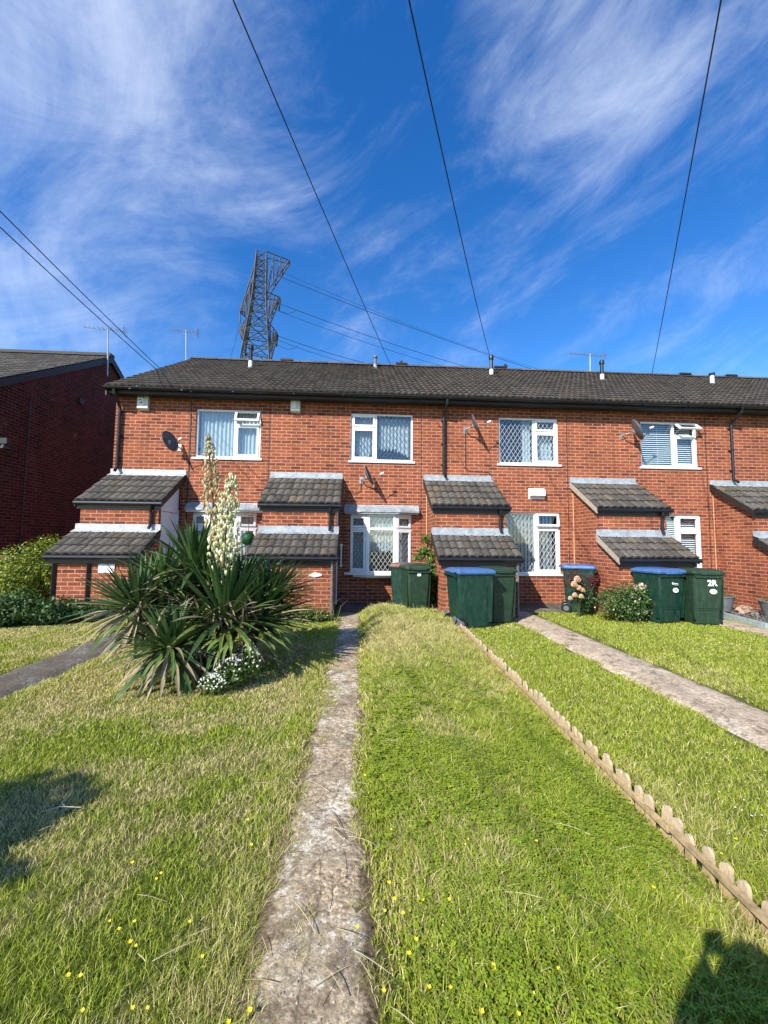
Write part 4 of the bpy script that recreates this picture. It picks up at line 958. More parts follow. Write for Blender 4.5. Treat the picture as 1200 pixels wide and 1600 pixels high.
BIN['h4g'] = wheelie('faded green wheelie bin with large white painted number', 6.22, -2.22, R(-8), M_bind, M_bind, .50, .58)
BIN['nb'] = wheelie('green wheelie bin with faded pink brown lid beyond the hedge', -7.6, -.35, R(70), M_bing, M_binpk, .58, .74, 1.0)
def front_marks(t, W, Dp, big):
    rot = (R(90-5), 0, 0)
    oval(t, (.06, -Dp*.5+.006-.0, .62), rot); text_on(t, '26', .062, (.06, -Dp*.5+.003, .62), rot, M_greyp, 'sticker_number')
    if big: text_on(t, '2R', .14, (.04, -Dp*.5-.006, .765), rot, M_white, 'painted_number')
    else:
        b = MB(); b.tube([(math.cos(a)*.018, math.sin(a)*.018, 0) for a in [2*PI*k/14 for k in range(15)]], .005, 5)
        for k in range(6): b.box(.028+k*.013, .038+k*.013, -.006, .006, -.001, .001)
        for k in range(6): b.box(.035+k*.013, .044+k*.013, -.028, -.019, -.001, .001)
        o = b.build('council_mark', M_white, t, (.0, -Dp*.5-.003, .74)); o.rotation_euler = rot
front_marks(BIN['h4b'], .58, .62, False); front_marks(BIN['h4g'], .50, .58, True)

# ---------------------------------------------------------------- picket edging fence
FX = 1.60
fe = thing('picket_fence', 'knee-high pale wooden picket edging fence running along the lawn', 'fence', (FX, -4.9, 0))
def picket(h, w=.047, th=.016):
    b = MB(); pts = [(0, -w/2, -.06), (0, w/2, -.06), (0, w/2, h-w*.5)]+[(0, math.cos(a)*w/2, h-w*.5+math.sin(a)*w*.5) for a in [PI*k/6 for k in range(1, 6)]]+[(0, -w/2, h-w*.5)]
    b.prism(pts, 0, (th, 0, 0)); return b
pk = picket(.185).build('picket', M_picket, fe, (0.0, -3.2, 0)); pk2 = picket(.175).build('picket', M_picket, fe, (0, -3.1, 0))
y0 = -8.55; k = 0; pitch = .086
while y0+k*pitch < -2.95:
    yk = y0+k*pitch
    if k < 2: o = (pk, pk2)[k]
    else: o = random.choice((pk, pk2)).copy(); col.objects.link(o); o.parent = fe
    o.location = (random.uniform(-.003, .003)+float(fence_x(yk))-FX, yk+4.9+random.uniform(-.004, .004), random.uniform(-.012, .012)); o.rotation_euler = (random.gauss(0, .05), random.gauss(0, .06), random.gauss(0, .06))
    k += 1
b = MB()
for (ya, yb) in ((-8.6, -7.5), (-7.495, -6.4), (-6.395, -5.2), (-5.195, -4.0), (-3.995, -2.93)):
    b.obox((-.022+float(fence_x(ya))-FX, ya+4.9, .112+random.uniform(-.005, .005)), (.03*(yb-ya), yb-ya, random.uniform(-.008, .008)), (.018, 0, 0), (0, 0, .028))
b.build('rail', M_wood, fe, bevel=.002)
ge = thing('grey_edging', 'short grey plastic edging where the picket fence meets the bins', 'edging', (FX+.03, -2.2, 0))
gp = picket(.20, .07).build('edging_paling', M_greyp, ge, (0, -.7, 0))
for q in range(1, 15): o = gp.copy(); col.objects.link(o); o.parent = ge; o.location = (random.uniform(-.01, .01), -.7+q*.085, random.uniform(-.02, .01))

# ---------------------------------------------------------------- plants
def leafcloud(name, blobs, n, s0, c1, c2, parent, mat=M_leaf, aspect=.5, shell=.55, up_=.3, c3=None, p3=0.):
    """many small leaves spread through ellipsoidal blobs (cx,cy,cz,rx,ry,rz)"""
    wts = np.array([q[3]*q[4]*q[5] for q in blobs])**.67; wts /= wts.sum(); idx = rng.choice(len(blobs), n, p=wts); B = np.array(blobs)[idx]
    d = rng.normal(size=(n, 3)); d /= np.linalg.norm(d, axis=1)[:, None]; r_ = (shell+(1-shell)*rng.random((n, 1))**.6)
    wob = 1+.16*np.sin(d[:, :1]*5+B[:, :1]*9)+.14*np.sin(d[:, 1:2]*6+d[:, 2:]*7)
    c = B[:, :3]+d*r_*B[:, 3:]*wob; c[:, 2] = np.maximum(c[:, 2], .01)
    nrm = d*.8+rng.normal(size=(n, 3))*.7+np.array([0, 0, up_]); nrm /= np.linalg.norm(nrm, axis=1)[:, None]
    u = np.cross(nrm, rng.normal(size=(n, 3))); u /= np.linalg.norm(u, axis=1)[:, None]; w = np.cross(nrm, u)
    s = s0*(.6+.8*rng.random((n, 1)))
    P = np.stack([c-u*s, c-w*s*aspect+nrm*s*.15, c+u*s, c+w*s*aspect+nrm*s*.15], 1); o4 = np.arange(n)*4
    t = rng.random((n, 1)); C = np.array(c1)+(np.array(c2)-np.array(c1))*t
    if c3 is not None: C = np.where(rng.random((n, 1)) < p3, np.array(c3), C)
    return npmesh(name, P.reshape(-1, 3), np.stack([o4, o4+1, o4+2, o4+3], 1), np.repeat(C, 4, axis=0), mat, parent)
def stems(name, base, tips, r0, parent, mat=M_bark):
    b = MB()
    for t_ in tips:
        t_ = Vector(t_); m = Vector(base).lerp(t_, .5)+Vector((random.uniform(-.05, .05), random.uniform(-.05, .05), .05)); b.tube([base, m, t_], [r0, r0*.7, r0*.3], 6)
    return b.build(name, mat, parent)
# hedge at left
t = thing('hedge', 'bright yellow green rounded hedge beside the left end porch', 'hedge', (-6.35, -1.2, 0))
bl = [(.45, .2, .82, .42, .6, .66), (.1, .1, .68, .55, .7, .66), (-.35, .0, .55, .55, .7, .58), (-.8, -.05, .42, .5, .6, .5), (.5, .3, 1.1, .3, .4, .38), (0, -.2, .4, .6, .6, .45)]
leafcloud('foliage', bl, 24000, .024, (.12, .17, .012), (.30, .34, .025), t, shell=.6, up_=.5, c3=(.05, .10, .015), p3=.25); stems('stem', (0, 0, 0), [(-.3, 0, .5), (.3, .1, .7), (.1, .3, .8), (-.1, -.3, .4)], .02, t)
t = thing('ground_shrub', 'dark green low shrub with mauve flowers in the left corner', 'shrub', (-5.2, -2.2, 0))
bl = [(-.9, .0, .22, .5, .4, .3), (-.4, .1, .22, .5, .4, .32), (0, .2, .18, .4, .35, .25), (.35, .35, .15, .4, .3, .2), (-1.3, -.1, .25, .4, .4, .34), (.8, .45, .12, .35, .25, .17), (1.2, .5, .1, .3, .2, .14)]
leafcloud('foliage', bl, 15000, .030, (.015, .045, .012), (.07, .13, .03), t, shell=.5, c3=(.12, .19, .04), p3=.2); stems('stem', (0, 0, 0), [(-.8, 0, .3), (.3, .2, .2), (-.3, .1, .35)], .012, t)
leafcloud('flower', [(-.92, -.25, .52, .10, .08, .10), (-.98, -.2, .42, .10, .08, .08), (-1.2, -.2, .52, .07, .06, .07)], 240, .018, (.30, .25, .55), (.55, .50, .80), t, M_petal, .8)
# rubbish behind hedge: dark folded things
t = thing('garden_clutter', 'dark upturned garden furniture against the shaded gable wall', 'garden furniture', (-7.55, .1, 0), R(15))
b = MB(); b.box(-.3, .3, -.3, .3, .85, .9); b.bar((-.28, -.28, 0), (-.28, -.28, .86), .05); b.bar((.28, -.28, 0), (.28, -.28, .86), .05); b.bar((-.28, .28, 0), (-.28, .28, .86), .05); b.bar((.28, .28, 0), (.28, .28, .86), .05); b.build('table', M_fascia, t)
b = MB(); b.obox((.05, -.1, .91), (.28, .05, .1), (-.03, .2, .02), (0, 0, .05)); b.build('cushion', M_cloth, t)
# rose bush
t = thing('rose_bush', 'bushy green shrub with small pale flowers between two bins', 'shrub', (4.86, -2.05, 0))
bl = [(0, 0, .42, .30, .3, .28), (.25, .0, .42, .28, .3, .3), (-.2, .05, .35, .25, .25, .25), (.1, 0, .22, .35, .3, .2), (.42, 0, .3, .15, .2, .3)]
leafcloud('foliage', bl, 6500, .020, (.02, .06, .015), (.09, .17, .03), t, shell=.35, c3=(.13, .20, .05), p3=.2); leafcloud('blossom', bl, 150, .017, (.62, .52, .42), (.75, .62, .5), t, M_petal, .8, .95)
leafcloud('blossom', [(.33, -.05, .66, .10, .1, .07)], 60, .026, (.78, .60, .48), (.8, .68, .55), t, M_petal, .8, .5)
stems('stem', (.1, 0, 0), [(-.15, 0, .4), (.3, 0, .5), (.1, .1, .6), (.4, 0, .4)], .012, t)
t = thing('peach_roses', 'tall stems carrying large peach roses in front of the blue lidded bin', 'rose', (4.30, -1.60, 0)); b = MB(); rs = MB()
for (px, py, s_) in ((903, 905, .085), (898, 913, .08), (906, 919, .07), (911, 922, .06), (899, 930, .065), (909, 932, .062), (892, 935, .058)):
    p = at(px, py, -1.75)-Vector((4.30, -1.60, 0))
    b.tube([(0, 0, 0), (p.x*.6, p.y*.6+.05, p.z*.6), p+Vector((0, .03, 0))], [.005, .004, .003], 5)
    for L_ in range(4):
        for k in range(5):
            a = k*2*PI/5+L_*.63; rr = s_*(.25+.25*L_); tilt = .9-.28*L_
            n_ = Vector((math.cos(a)*math.cos(tilt*1.1), -math.sin(tilt)*.9-.1, math.sin(a)*math.cos(tilt*1.1))).normalized()
            c_ = p+Vector((math.cos(a)*rr*.6, -.02+.01*L_, math.sin(a)*rr*.6)); e1 = n_.cross(Vector((.2, 1, .1))).normalized(); e2 = n_.cross(e1); w_ = s_*(.42+.08*L_)
            v0 = [c_+e1*math.cos(q)*w_*.7+e2*math.sin(q)*w_*.7-n_*.0 for q in [2*PI*i/8 for i in range(8)]]
            g_ = 1-.0*L_; cc = (.74*g_, .40+.06*L_, .26+.06*L_) if py < 936 else (.78, .62, .40); rs.add(v0+[c_-n_*w_*.25], [(i, (i+1) % 8, 8) for i in range(8)], cc)
b.build('stem', simple('rose_stem', (.05, .09, .03)), t); rs.build('bloom', M_petal, t)
leafcloud('foliage', [(.15, .05, .35, .18, .12, .25), (.05, .08, .62, .16, .06, .12)], 900, .022, (.02, .05, .015), (.07, .13, .03), t, shell=.2)
t = thing('red_leaved_shrub', 'dark red feathery leaved shrub behind the peach roses', 'shrub', (4.28, -1.48, 0))
leafcloud('foliage', [(-.02, -.05, .78, .24, .12, .17), (.42, .05, .72, .18, .12, .10), (.1, 0, .6, .3, .1, .12)], 1500, .022, (.07, .012, .015), (.20, .035, .035), t, aspect=.22, shell=.2); stems('stem', (.1, 0, 0), [(-.1, 0, .8), (.2, 0, .6), (.45, 0, .7), (0, 0, .9)], .008, t)
# climber left of porch 3
t = thing('climbing_plant', 'leafy climbing plant between the stickered bin and the brick porch', 'climber', (1.50, -.95, 0))
bl = [(0, 0, 1.0, .10, .25, .25), (.02, 0, .75, .12, .3, .25), (-.03, 0, .5, .10, .3, .25), (0, 0, .25, .10, .25, .25), (-.1, .1, 1.25, .14, .25, .10), (-.22, .2, 1.12, .12, .2, .07), (-.05, .2, 1.5, .1, .15, .12)]
leafcloud('foliage', bl, 2600, .032, (.03, .075, .015), (.13, .20, .03), t, shell=.2, c3=(.2, .27, .06), p3=.15); stems('stem', (0, 0, 0), [(0, .1, 1.2), (-.1, .1, 1.3), (.05, .1, .9), (-.05, .25, 1.6)], .012, t)
# weeds beside the low brick box of house 2
t = thing('weed_clump', 'scruffy weeds at the foot of the low brick box beside the path', 'weeds', (-.95, -1.95, 0))
leafcloud('foliage', [(-.35, 0, .16, .28, .15, .2), (0, .0, .14, .25, .15, .17), (.3, 0, .10, .2, .15, .14), (-.7, .1, .2, .25, .2, .22)], 5000, .022, (.03, .07, .015), (.14, .20, .03), t, shell=.3, c3=(.28, .25, .10), p3=.2)
b = MB()
for k in range(60): a = random.uniform(0, 2*PI); x_ = random.uniform(-.8, .62); h_ = random.uniform(.15, .42); b.tube([(x_, 0, 0), (x_+.25*h_*math.cos(a), .25*h_*math.sin(a), h_*.75), (x_+.7*h_*math.cos(a), .7*h_*math.sin(a), h_)], [.003, .0025, .001], 4)
b.build('grass_stem', simple('weed_stem', (.25, .27, .09)), t)

# ---------------------------------------------------------------- yucca
def sword(bm_v, bm_f, bm_c, base, az, el, ln, w, droop, cc, nseg=7, fold=.35):
    d = Vector((math.cos(az)*math.cos(el), math.sin(az)*math.cos(el), math.sin(el))); side = Vector((-math.sin(az), math.cos(az), 0)); p = Vector(base); o = len(bm_v); st = ln/nseg
    tw = random.uniform(-.6, .6)
    for i in range(nseg+1):
        t = i/nseg; ww = w*(.55+1.1*t if t < .4 else 1.0*(1-((t-.4)/.6)**1.7))*.5; ww = max(ww, .0008)
        up_ = d.cross(side).normalized()*-1; up_ = -up_ if up_.z < 0 and abs(el) < 1.4 else up_
        s2 = (side*math.cos(tw*t)+up_*math.sin(tw*t)).normalized()
        bm_v += [tuple(p-s2*ww+up_*ww*fold), tuple(p), tuple(p+s2*ww+up_*ww*fold)]
        k = 1.0 if t < .93 else .6
        bm_c += [tuple(c*k*1.15 for c in cc), tuple(c*k*.8 for c in cc), tuple(c*k*1.15 for c in cc)]
        p = p+d*st; d = (d+Vector((0, 0, -droop*st*(.3+t*1.6)))).normalized()
    for i in range(nseg):
        a = o+i*3; bm_f += [(a, a+1, a+4, a+3), (a+1, a+2, a+5, a+4)]
def rosette(name, parent, c, n, ln, axis=(0, 0), elmin=-.3, elmax=1.45, w=.042, droop=(.1, .7), green=None, dead=.0, hub=.06):
    v, f, cl = [], [], []
    for k in range(n):
        t = k/(n-1); el = elmax+(elmin-elmax)*t**1.1+random.uniform(-.12, .12); az = k*2.399+random.uniform(-.2, .2)
        d = Vector((math.cos(az)*math.cos(el), math.sin(az)*math.cos(el), math.sin(el)))+Vector((axis[0], axis[1], 0)); el2 = math.atan2(d.z, math.hypot(d.x, d.y)); az2 = math.atan2(d.y, d.x)
        l_ = ln*random.uniform(.78, 1.08)*(.8+.25*min(1, t*3)); g_ = random.random()
        cc = (.034+.055*g_, .075+.085*g_, .022+.022*g_)
        if t > .72 and random.random() < .4: cc = (.16, .20, .05)
        if random.random() < dead*(t > .55): cc = (.34, .28, .17)
        dr = droop[0]+(droop[1]-droop[0])*t**1.6*random.uniform(.5, 1.6)
        sword(v, f, cl, Vector(c)+Vector((math.cos(az)*hub*.6, math.sin(az)*hub*.6, -hub*t)), az2, el2, l_, w*random.uniform(.8, 1.15), dr, cc)
    return npmesh(name, np.array(v), np.array(f), np.array(cl), M_yucca, parent)
YO = Vector((-1.55, -4.75, 0))
yu = thing('yucca_plant', 'big spiky yucca clump with two cream flower spikes on the left lawn', 'yucca', tuple(YO))
def yl(px, py, Y): return at(px, py, Y)-YO
heads = [((352, 965), -4.75, 150, .95, (.05, -.05), -.3, 1.5, .058), ((268, 1010), -5.15, 120, .66, (-.05, -.25), -.9, 1.4, .052),
         ((405, 965), -4.45, 130, .82, (.25, .05), -.35, 1.3, .052), ((215, 945), -4.85, 120, .74, (-.35, .0), -.6, 1.3, .046),
         ((305, 885), -4.4, 110, .78, (-.05, .1), -.3, 1.4, .052), ((425, 925), -4.2, 110, .68, (.3, .1), -.3, 1.2, .046), ((245, 960), -4.6, 110, .70, (-.35, -.1), -.6, 1.1, .046),
         ((320, 935), -4.3, 110, .84, (0, .1), -.4, 1.3, .05), ((375, 925), -4.1, 100, .84, (.1, .1), -.4, 1.3, .05), ((255, 905), -4.5, 80, .62, (-.2, .1), -.4, 1.3, .044)]
for i, (pp, Y, n, ln, ax, e0, e1, w) in enumerate(heads): rosette('rosette', yu, yl(pp[0], pp[1], Y), n, ln*.88, ax, e0, e1, w, (.1, 1.5 if i == 1 else .9), dead=.5 if i in (1, 3, 6) else .15)
# drooping bright leaves at the front of the middle head
v, f, cl = [], [], []
cen = yl(365, 1000, -5.05)
for az, el, ln in ((-2.2, .3, .42), (-1.9, .35, .48), (-1.5, .2, .5), (-1.35, .25, .42), (-1.0, .45, .6), (-.75, .2, .52), (-2.5, .1, .5), (-1.7, .05, .5), (-.4, .3, .55)): sword(v, f, cl, cen, az, el, ln, .045, 3.6, (.16, .22, .05))
cen = yl(268, 1012, -5.2)
for k in range(16): sword(v, f, cl, cen, -PI*random.uniform(.05, .95), random.uniform(-.1, .35), random.uniform(.4, .6), .04, 2.6, random.choice([(.13, .19, .05), (.08, .13, .035), (.33, .27, .16)]))
npmesh('drooping_leaves', np.array(v), np.array(f), np.array(cl), M_yucca, yu)
v, f, cl = [], [], []
for k in range(300):   # dead leaves hanging under the heads
    a = random.uniform(0, 2*PI); cx = yl(random.choice([225, 260, 300, 340, 380]), 985, -4.7+random.uniform(-.35, .35)); cx.z = random.uniform(.25, .95)
    sword(v, f, cl, cx, a, random.uniform(-1.1, .35), random.uniform(.3, .55), .022, random.uniform(.5, 3), random.choice([(.36, .29, .19), (.25, .19, .12), (.44, .38, .27), (.12, .09, .06)]), 5)
npmesh('dead_leaves', np.array(v), np.array(f), np.array(cl), M_yucca, yu)
b = MB()
for i, (pp, Y, *_r) in enumerate(heads): e = yl(pp[0], pp[1], Y); b.tube([(e.x*.35, e.y*.35, 0), (e.x*.7, e.y*.7, e.z*.45), e+Vector((0, 0, .05))], [.07, .055, .045], 8)
b.build('trunk', M_bark, yu)
def spike(name, p0, p1, rmax, n, c1, c2, gap=.0):
    p0, p1 = Vector(p0), Vector(p1); b = MB(); s = MB(); s.tube([p0-Vector((0, 0, .35)), p0, p1], [.018, .014, .004], 7, (.16, .13, .06)); ax = (p1-p0)
    for k in range(n):
        t = random.random()**.85; r_ = rmax*(math.sin(min(1, (t+.12)*1.6)*PI/2)*(1-t)**.62+.10)*random.uniform(.35, 1); a = random.uniform(0, 2*PI)
        q = p0+ax*t; e = q+Vector((math.cos(a)*r_, math.sin(a)*r_, .03)); s_ = random.uniform(.020, .032)*(1-.45*t)
        if random.random() < .5: s.tube([q, (q+e)/2+Vector((0, 0, .02)), e], .0022, 4, (.20, .17, .07))
        g_ = random.random(); cc = tuple(c1[i]+(c2[i]-c1[i])*g_ for i in range(3)); tx, ty = random.uniform(-.35, .35), random.uniform(-.35, .35); n_ = 6; vs = []
        for (zz, rr) in ((0, .16), (-.4, .55), (-1.0, .74), (-1.9, .5), (-2.5, .08)):
            for m in range(n_): aa = 2*PI*m/n_; vs.append(e+Vector((math.cos(aa)*rr*s_+tx*zz*s_, math.sin(aa)*rr*s_+ty*zz*s_, zz*s_)))
        b.add(vs, [(i*n_+m, i*n_+(m+1) % n_, (i+1)*n_+(m+1) % n_, (i+1)*n_+m) for i in range(4) for m in range(n_)]+[tuple(range(n_))], cc)
    so = s.build('flower_spike', M_leaf, yu); b.build('blossoms', M_petal, so, smooth=True)
spike('spike', yl(338, 850, -4.6)-Vector((0, 0, .0)), yl(325, 682, -4.6), .17, 270, (.40, .30, .14), (.66, .58, .36))
spike('spike', yl(345, 915, -4.8), yl(362, 742, -4.75), .21, 430, (.60, .56, .30), (.84, .82, .62))
# white flowering bush
wf = gr(356, 1080); t = thing('white_flower_bush', 'low clump of small white flowers at the foot of the yucca', 'flowers', (wf.x, wf.y, 0))
bl = [(-.10, -.12, .10, .13, .10, .10), (.02, .0, .16, .16, .12, .15), (.14, .1, .22, .15, .12, .17), (-.02, .12, .14, .15, .12, .16)]
leafcloud('foliage', bl, 1800, .018, (.03, .07, .015), (.13, .20, .03), t, shell=.2)
b = MB()
for k in range(330):
    q = random.choice(bl); a, e = random.uniform(0, 2*PI), random.uniform(-.1, 1.5); r_ = random.uniform(.85, 1.15); c_ = Vector((q[0]+q[3]*math.cos(a)*math.cos(e)*r_, q[1]+q[4]*math.sin(a)*math.cos(e)*r_, max(.03, q[2]+q[5]*math.sin(e)*r_))); n_ = Vector((random.uniform(-.5, .5), -.6+random.uniform(-.4, .4), .8)).normalized()
    u = n_.orthogonal().normalized(); w_ = n_.cross(u); s_ = random.uniform(.008, .013)
    b.add([c_+n_*.003]+[c_+(u*math.cos(2*PI*m/10)+w_*math.sin(2*PI*m/10))*s_*(1 if m % 2 else .6) for m in range(10)], [(0, 1+m, 1+(m+1) % 10) for m in range(10)], (.82, .82, .78))
b.build('blossom', M_petal, t)

# buttercups and daisies
def cup(): 
    b = MB(); b.tube([(0, 0, -.02), (.003, 0, .07)], .0012, 4); return b
bc = thing('buttercup', 'small yellow buttercup in the grass', 'flower', (0, 0, 0), 0, 'yellow buttercups dotted through the grass')
b = cup(); b.build('stem', simple('flower_stem', (.08, .16, .03)), bc)
b = MB()
for m in range(5):
    a = 2*PI*m/5; e = Vector((math.cos(a), math.sin(a), .45)); s_ = Vector((-math.sin(a), math.cos(a), 0)); c_ = Vector((.003, 0, .07)); b.add([c_, c_+e*.007-s_*.0055, c_+e*.0125, c_+e*.007+s_*.0055], [(0, 1, 2, 3)])
b.build('petals', simple('buttercup_yellow', (.85, .66, .02), .4, 0, .05), bc)
dz = thing('daisy', 'white daisy in the short lawn right of the picket fence', 'flower', (0, 0, 0), 0, 'white daisies in the right lawn')
b = MB(); c_ = Vector((0, 0, .04)); b.add([c_]+[c_+Vector((math.cos(2*PI*m/16), math.sin(2*PI*m/16), .15))*.011*(1 if m % 2 else .7) for m in range(16)], [(0, 1+m, 1+(m+1) % 16) for m in range(16)]); b.build('petals', M_white, dz)
b = MB(); b.tube([(0, 0, .0405), (0, 0, .043)], [.0035, .002], 8); b.build('centre', simple('daisy_yellow', (.8, .55, .03)), dz)
cups = [(558, 1450), (618, 1405), (640, 1490), (706, 1545), (703, 1406), (662, 1408), (728, 1320), (772, 1510), (775, 1518), (840, 1315), (875, 1516), (835, 1555), (812, 1585), (1022, 1387), (755, 1583), (612, 1297), (732, 1312), (709, 1229), (1150, 1300), (603, 1425), (652, 1470), (672, 1543), (602, 1550), (630, 1428), (704, 1230), (880, 1185), (108, 1508), (128, 1508), (172, 1425), (188, 1436), (212, 1425), (204, 1457), (214, 1462), (318, 1478), (232, 1558), (132, 1560), (298, 1425), (394, 1308), (246, 1360), (252, 1352), (208, 1335), (392, 1562), (358, 1578), (232, 1178), (388, 1270), (140, 1148), (108, 1142), (298, 1594), (208, 1558), (1128, 1322), (608, 1380), (570, 1212)]
for k, (px, py) in enumerate(cups):
    p = gr(px, py, .07); gz = float(ground_z(p.x, p.y)); p = gr(px, py, gz+.075); loc = (p.x-.003, p.y, gz+.005)
    fl = bc if k == 0 else dup(bc, loc, random.uniform(0, 6), None, 1.)
    fl.location = loc; s_ = random.uniform(.5, .8); fl.scale = (s_, s_, 1)
    if p.x < -.2: fl['label'] = 'small yellow buttercup in the patchy grass left of the worn path'; fl['group'] = 'yellow buttercups left of the worn path'; fl.location.z = gz-.03
    elif p.x > 1.62: fl['label'] = 'small yellow buttercup in the short lawn right of the fence'; fl['group'] = 'yellow buttercups right of the fence'; fl.location.z = gz-.03
    else: fl['label'] = 'small yellow buttercup in the long grass between path and fence'; fl['group'] = 'yellow buttercups in the long grass'
k = 0
while k < 120:
    if random.random() < .4: px, py = random.uniform(960, 1200), random.uniform(1060, 1330)
    else: px, py = random.uniform(760, 1200), random.uniform(985, 1250)
    p = gr(px, py, .04)
    if p.x < 1.75 or (2.8 < p.x < 3.65) or p.x > 7 or p.y > -2.2: continue
    if k == 0: dz.location = (p.x, p.y, float(ground_z(p.x, p.y)))
    else: dup(dz, (p.x, p.y, float(ground_z(p.x, p.y))), random.uniform(0, 6), None, random.uniform(.35, .65))
    k += 1

# ---------------------------------------------------------------- planters and edging bed in front of house 5
def planter(x, y, label, r_=.24):
    t = thing('planter', label, 'planter', (x, y, .03), 0, 'grey planters against the right hand wall')
    b = MB(); b.tube([(0, 0, 0), (0, 0, .27), (0, 0, .29), (0, 0, .31)], [r_*.72, r_*.97, r_*1.04, r_*1.04], 24); b.build('pot', M_pot, t)
    v, f, cl = [], [], []
    for k in range(38): sword(v, f, cl, (0, 0, .31), k*2.399, random.uniform(.35, 1.45), random.uniform(.2, .34), .016, .8, random.choice([(.13, .02, .03), (.2, .05, .05), (.08, .03, .03)]), 5)
    npmesh('spiky_leaves', np.array(v), np.array(f), np.array(cl), M_yucca, t)
    leafcloud('foliage', [(0, 0, .32, r_*.95, r_*.95, .03)], 300, .02, (.05, .1, .02), (.2, .2, .06), t, shell=.1)
planter(7.86, -.9, 'grey planter with red spiky leaves, nearer the painted bin'); planter(8.25, -1.72, 'grey planter with red spiky leaves, at the right edge of the picture', .27)
planter(8.3, -2.62, 'grey planter with red spiky leaves, beyond the right edge', .25) if 0 else None
b = MB(); P = [(7.42, -.55), (7.30, -1.2), (7.12, -2.0), (6.98, -2.7), (6.98, -3.3)]
for (a_, c_) in zip(P[:-1], P[1:]): A = Vector((*a_, -.03)); B_ = Vector((*c_, -.03)); b.obox(A+Vector((0, 0, 0)), B_-A, (.045, 0, 0), (0, 0, .14))
tag(b.build('bed_edging', M_edge), 'pale grey green edging board along the gravel bed', 'edging')
b = MB()
for k in range(1500):
    yy = random.uniform(-3.2, -.5); xl = np.interp(yy, [-3.3, -2.7, -2.0, -1.2, -.55], [7.05, 7.05, 7.2, 7.38, 7.5]); xx = random.uniform(xl, 8.55); s_ = random.uniform(.012, .03)
    u = Vector((random.gauss(0, 1), random.gauss(0, 1), random.gauss(0, .4))).normalized()*s_; w_ = u.cross(Vector((random.gauss(0, 1), random.gauss(0, 1), 1))).normalized()*s_*.7; b.obox(Vector((xx, yy, .045)), u, w_, u.cross(w_).normalized()*s_*.35, (lambda g_: (.12*g_, .10*g_, .12*g_))(random.uniform(.5, 2.6)))
tag(b.build('slate_chippings', M_leaf), 'purple grey slate chippings filling the bed by the wall', 'gravel', kind='stuff')
for (x, y, s_, lb) in ((7.98, -1.32, .13, 'reddish rockery stone, left of the pair between the two planters'), (8.12, -1.22, .10, 'pale rockery stone, right of the pair between the two planters')):
    b = MB(); vs = []; NA, NE = 10, 6
    for i in range(NE+1):
        e = -PI/2+PI*i/NE
        for k in range(NA): a = 2*PI*k/NA; q = s_*(1+.28*math.sin(k*2.1+i*1.7)*math.cos(e)); vs.append((x+q*math.cos(a)*math.cos(e), y+q*math.sin(a)*math.cos(e), .09+q*.85*math.sin(e)))
    b.add(vs, [(i*NA+k, i*NA+(k+1) % NA, (i+1)*NA+(k+1) % NA, (i+1)*NA+k) for i in range(NE) for k in range(NA)]); o = b.build('rockery_stone', M_stone, None, smooth=False); tag(o, lb, 'stone')
p = gr(1184, 980); t = thing('solar_light', 'small stake light standing at the edge of the gravel bed', 'garden light', (p.x, p.y, 0)); b = MB(); b.tube([(0, 0, 0), (0, 0, .2)], .008, 6); b.build('stake', M_metal, t); b = MB(); b.tube([(0, 0, .2), (0, 0, .24), (0, 0, .26)], [.02, .035, .01], 10); b.build('lamp_head', M_metal, t)

# twig on the left lawn
b = MB(); p = gr(95, 1268, .05); b.tube([(-.10, 0, 0), (-.02, .025, .01), (.08, .03, .0)], .0025, 5); b.tube([(0, .028, .01), (-.03, .05, .012), (-.035, .09, .015)], .002, 5); tag(b.build('fallen_twig', M_wood2, None, tuple(p)), 'pale fallen twig lying in the shadow on the left lawn', 'twig')

# ---------------------------------------------------------------- shade casters outside the frame
t = thing('garden_tree', 'small rounded tree just outside the left edge that shades the lawn', 'tree', (-4.5, -10.3, 0))
b = MB(); b.tube([(0, 0, -.1), (.05, .02, .9), (0, 0, 2.0)], [.09, .07, .05], 10)
for k in range(7): a = k*.9; b.tube([(0, 0, 1.5+.1*k), (math.cos(a)*.5, math.sin(a)*.5, 2.1+.12*k)], [.03, .01], 6)
b.build('trunk', M_bark, t)
leafcloud('crown', [(.12, .08, 2.5, .6, .6, .48), (-.4, -.3, 2.4, .7, .7, .5), (-.9, -.6, 2.5, .8, .7, .5)], 34000, .05, (.03, .07, .015), (.09, .15, .03), t, shell=.0)
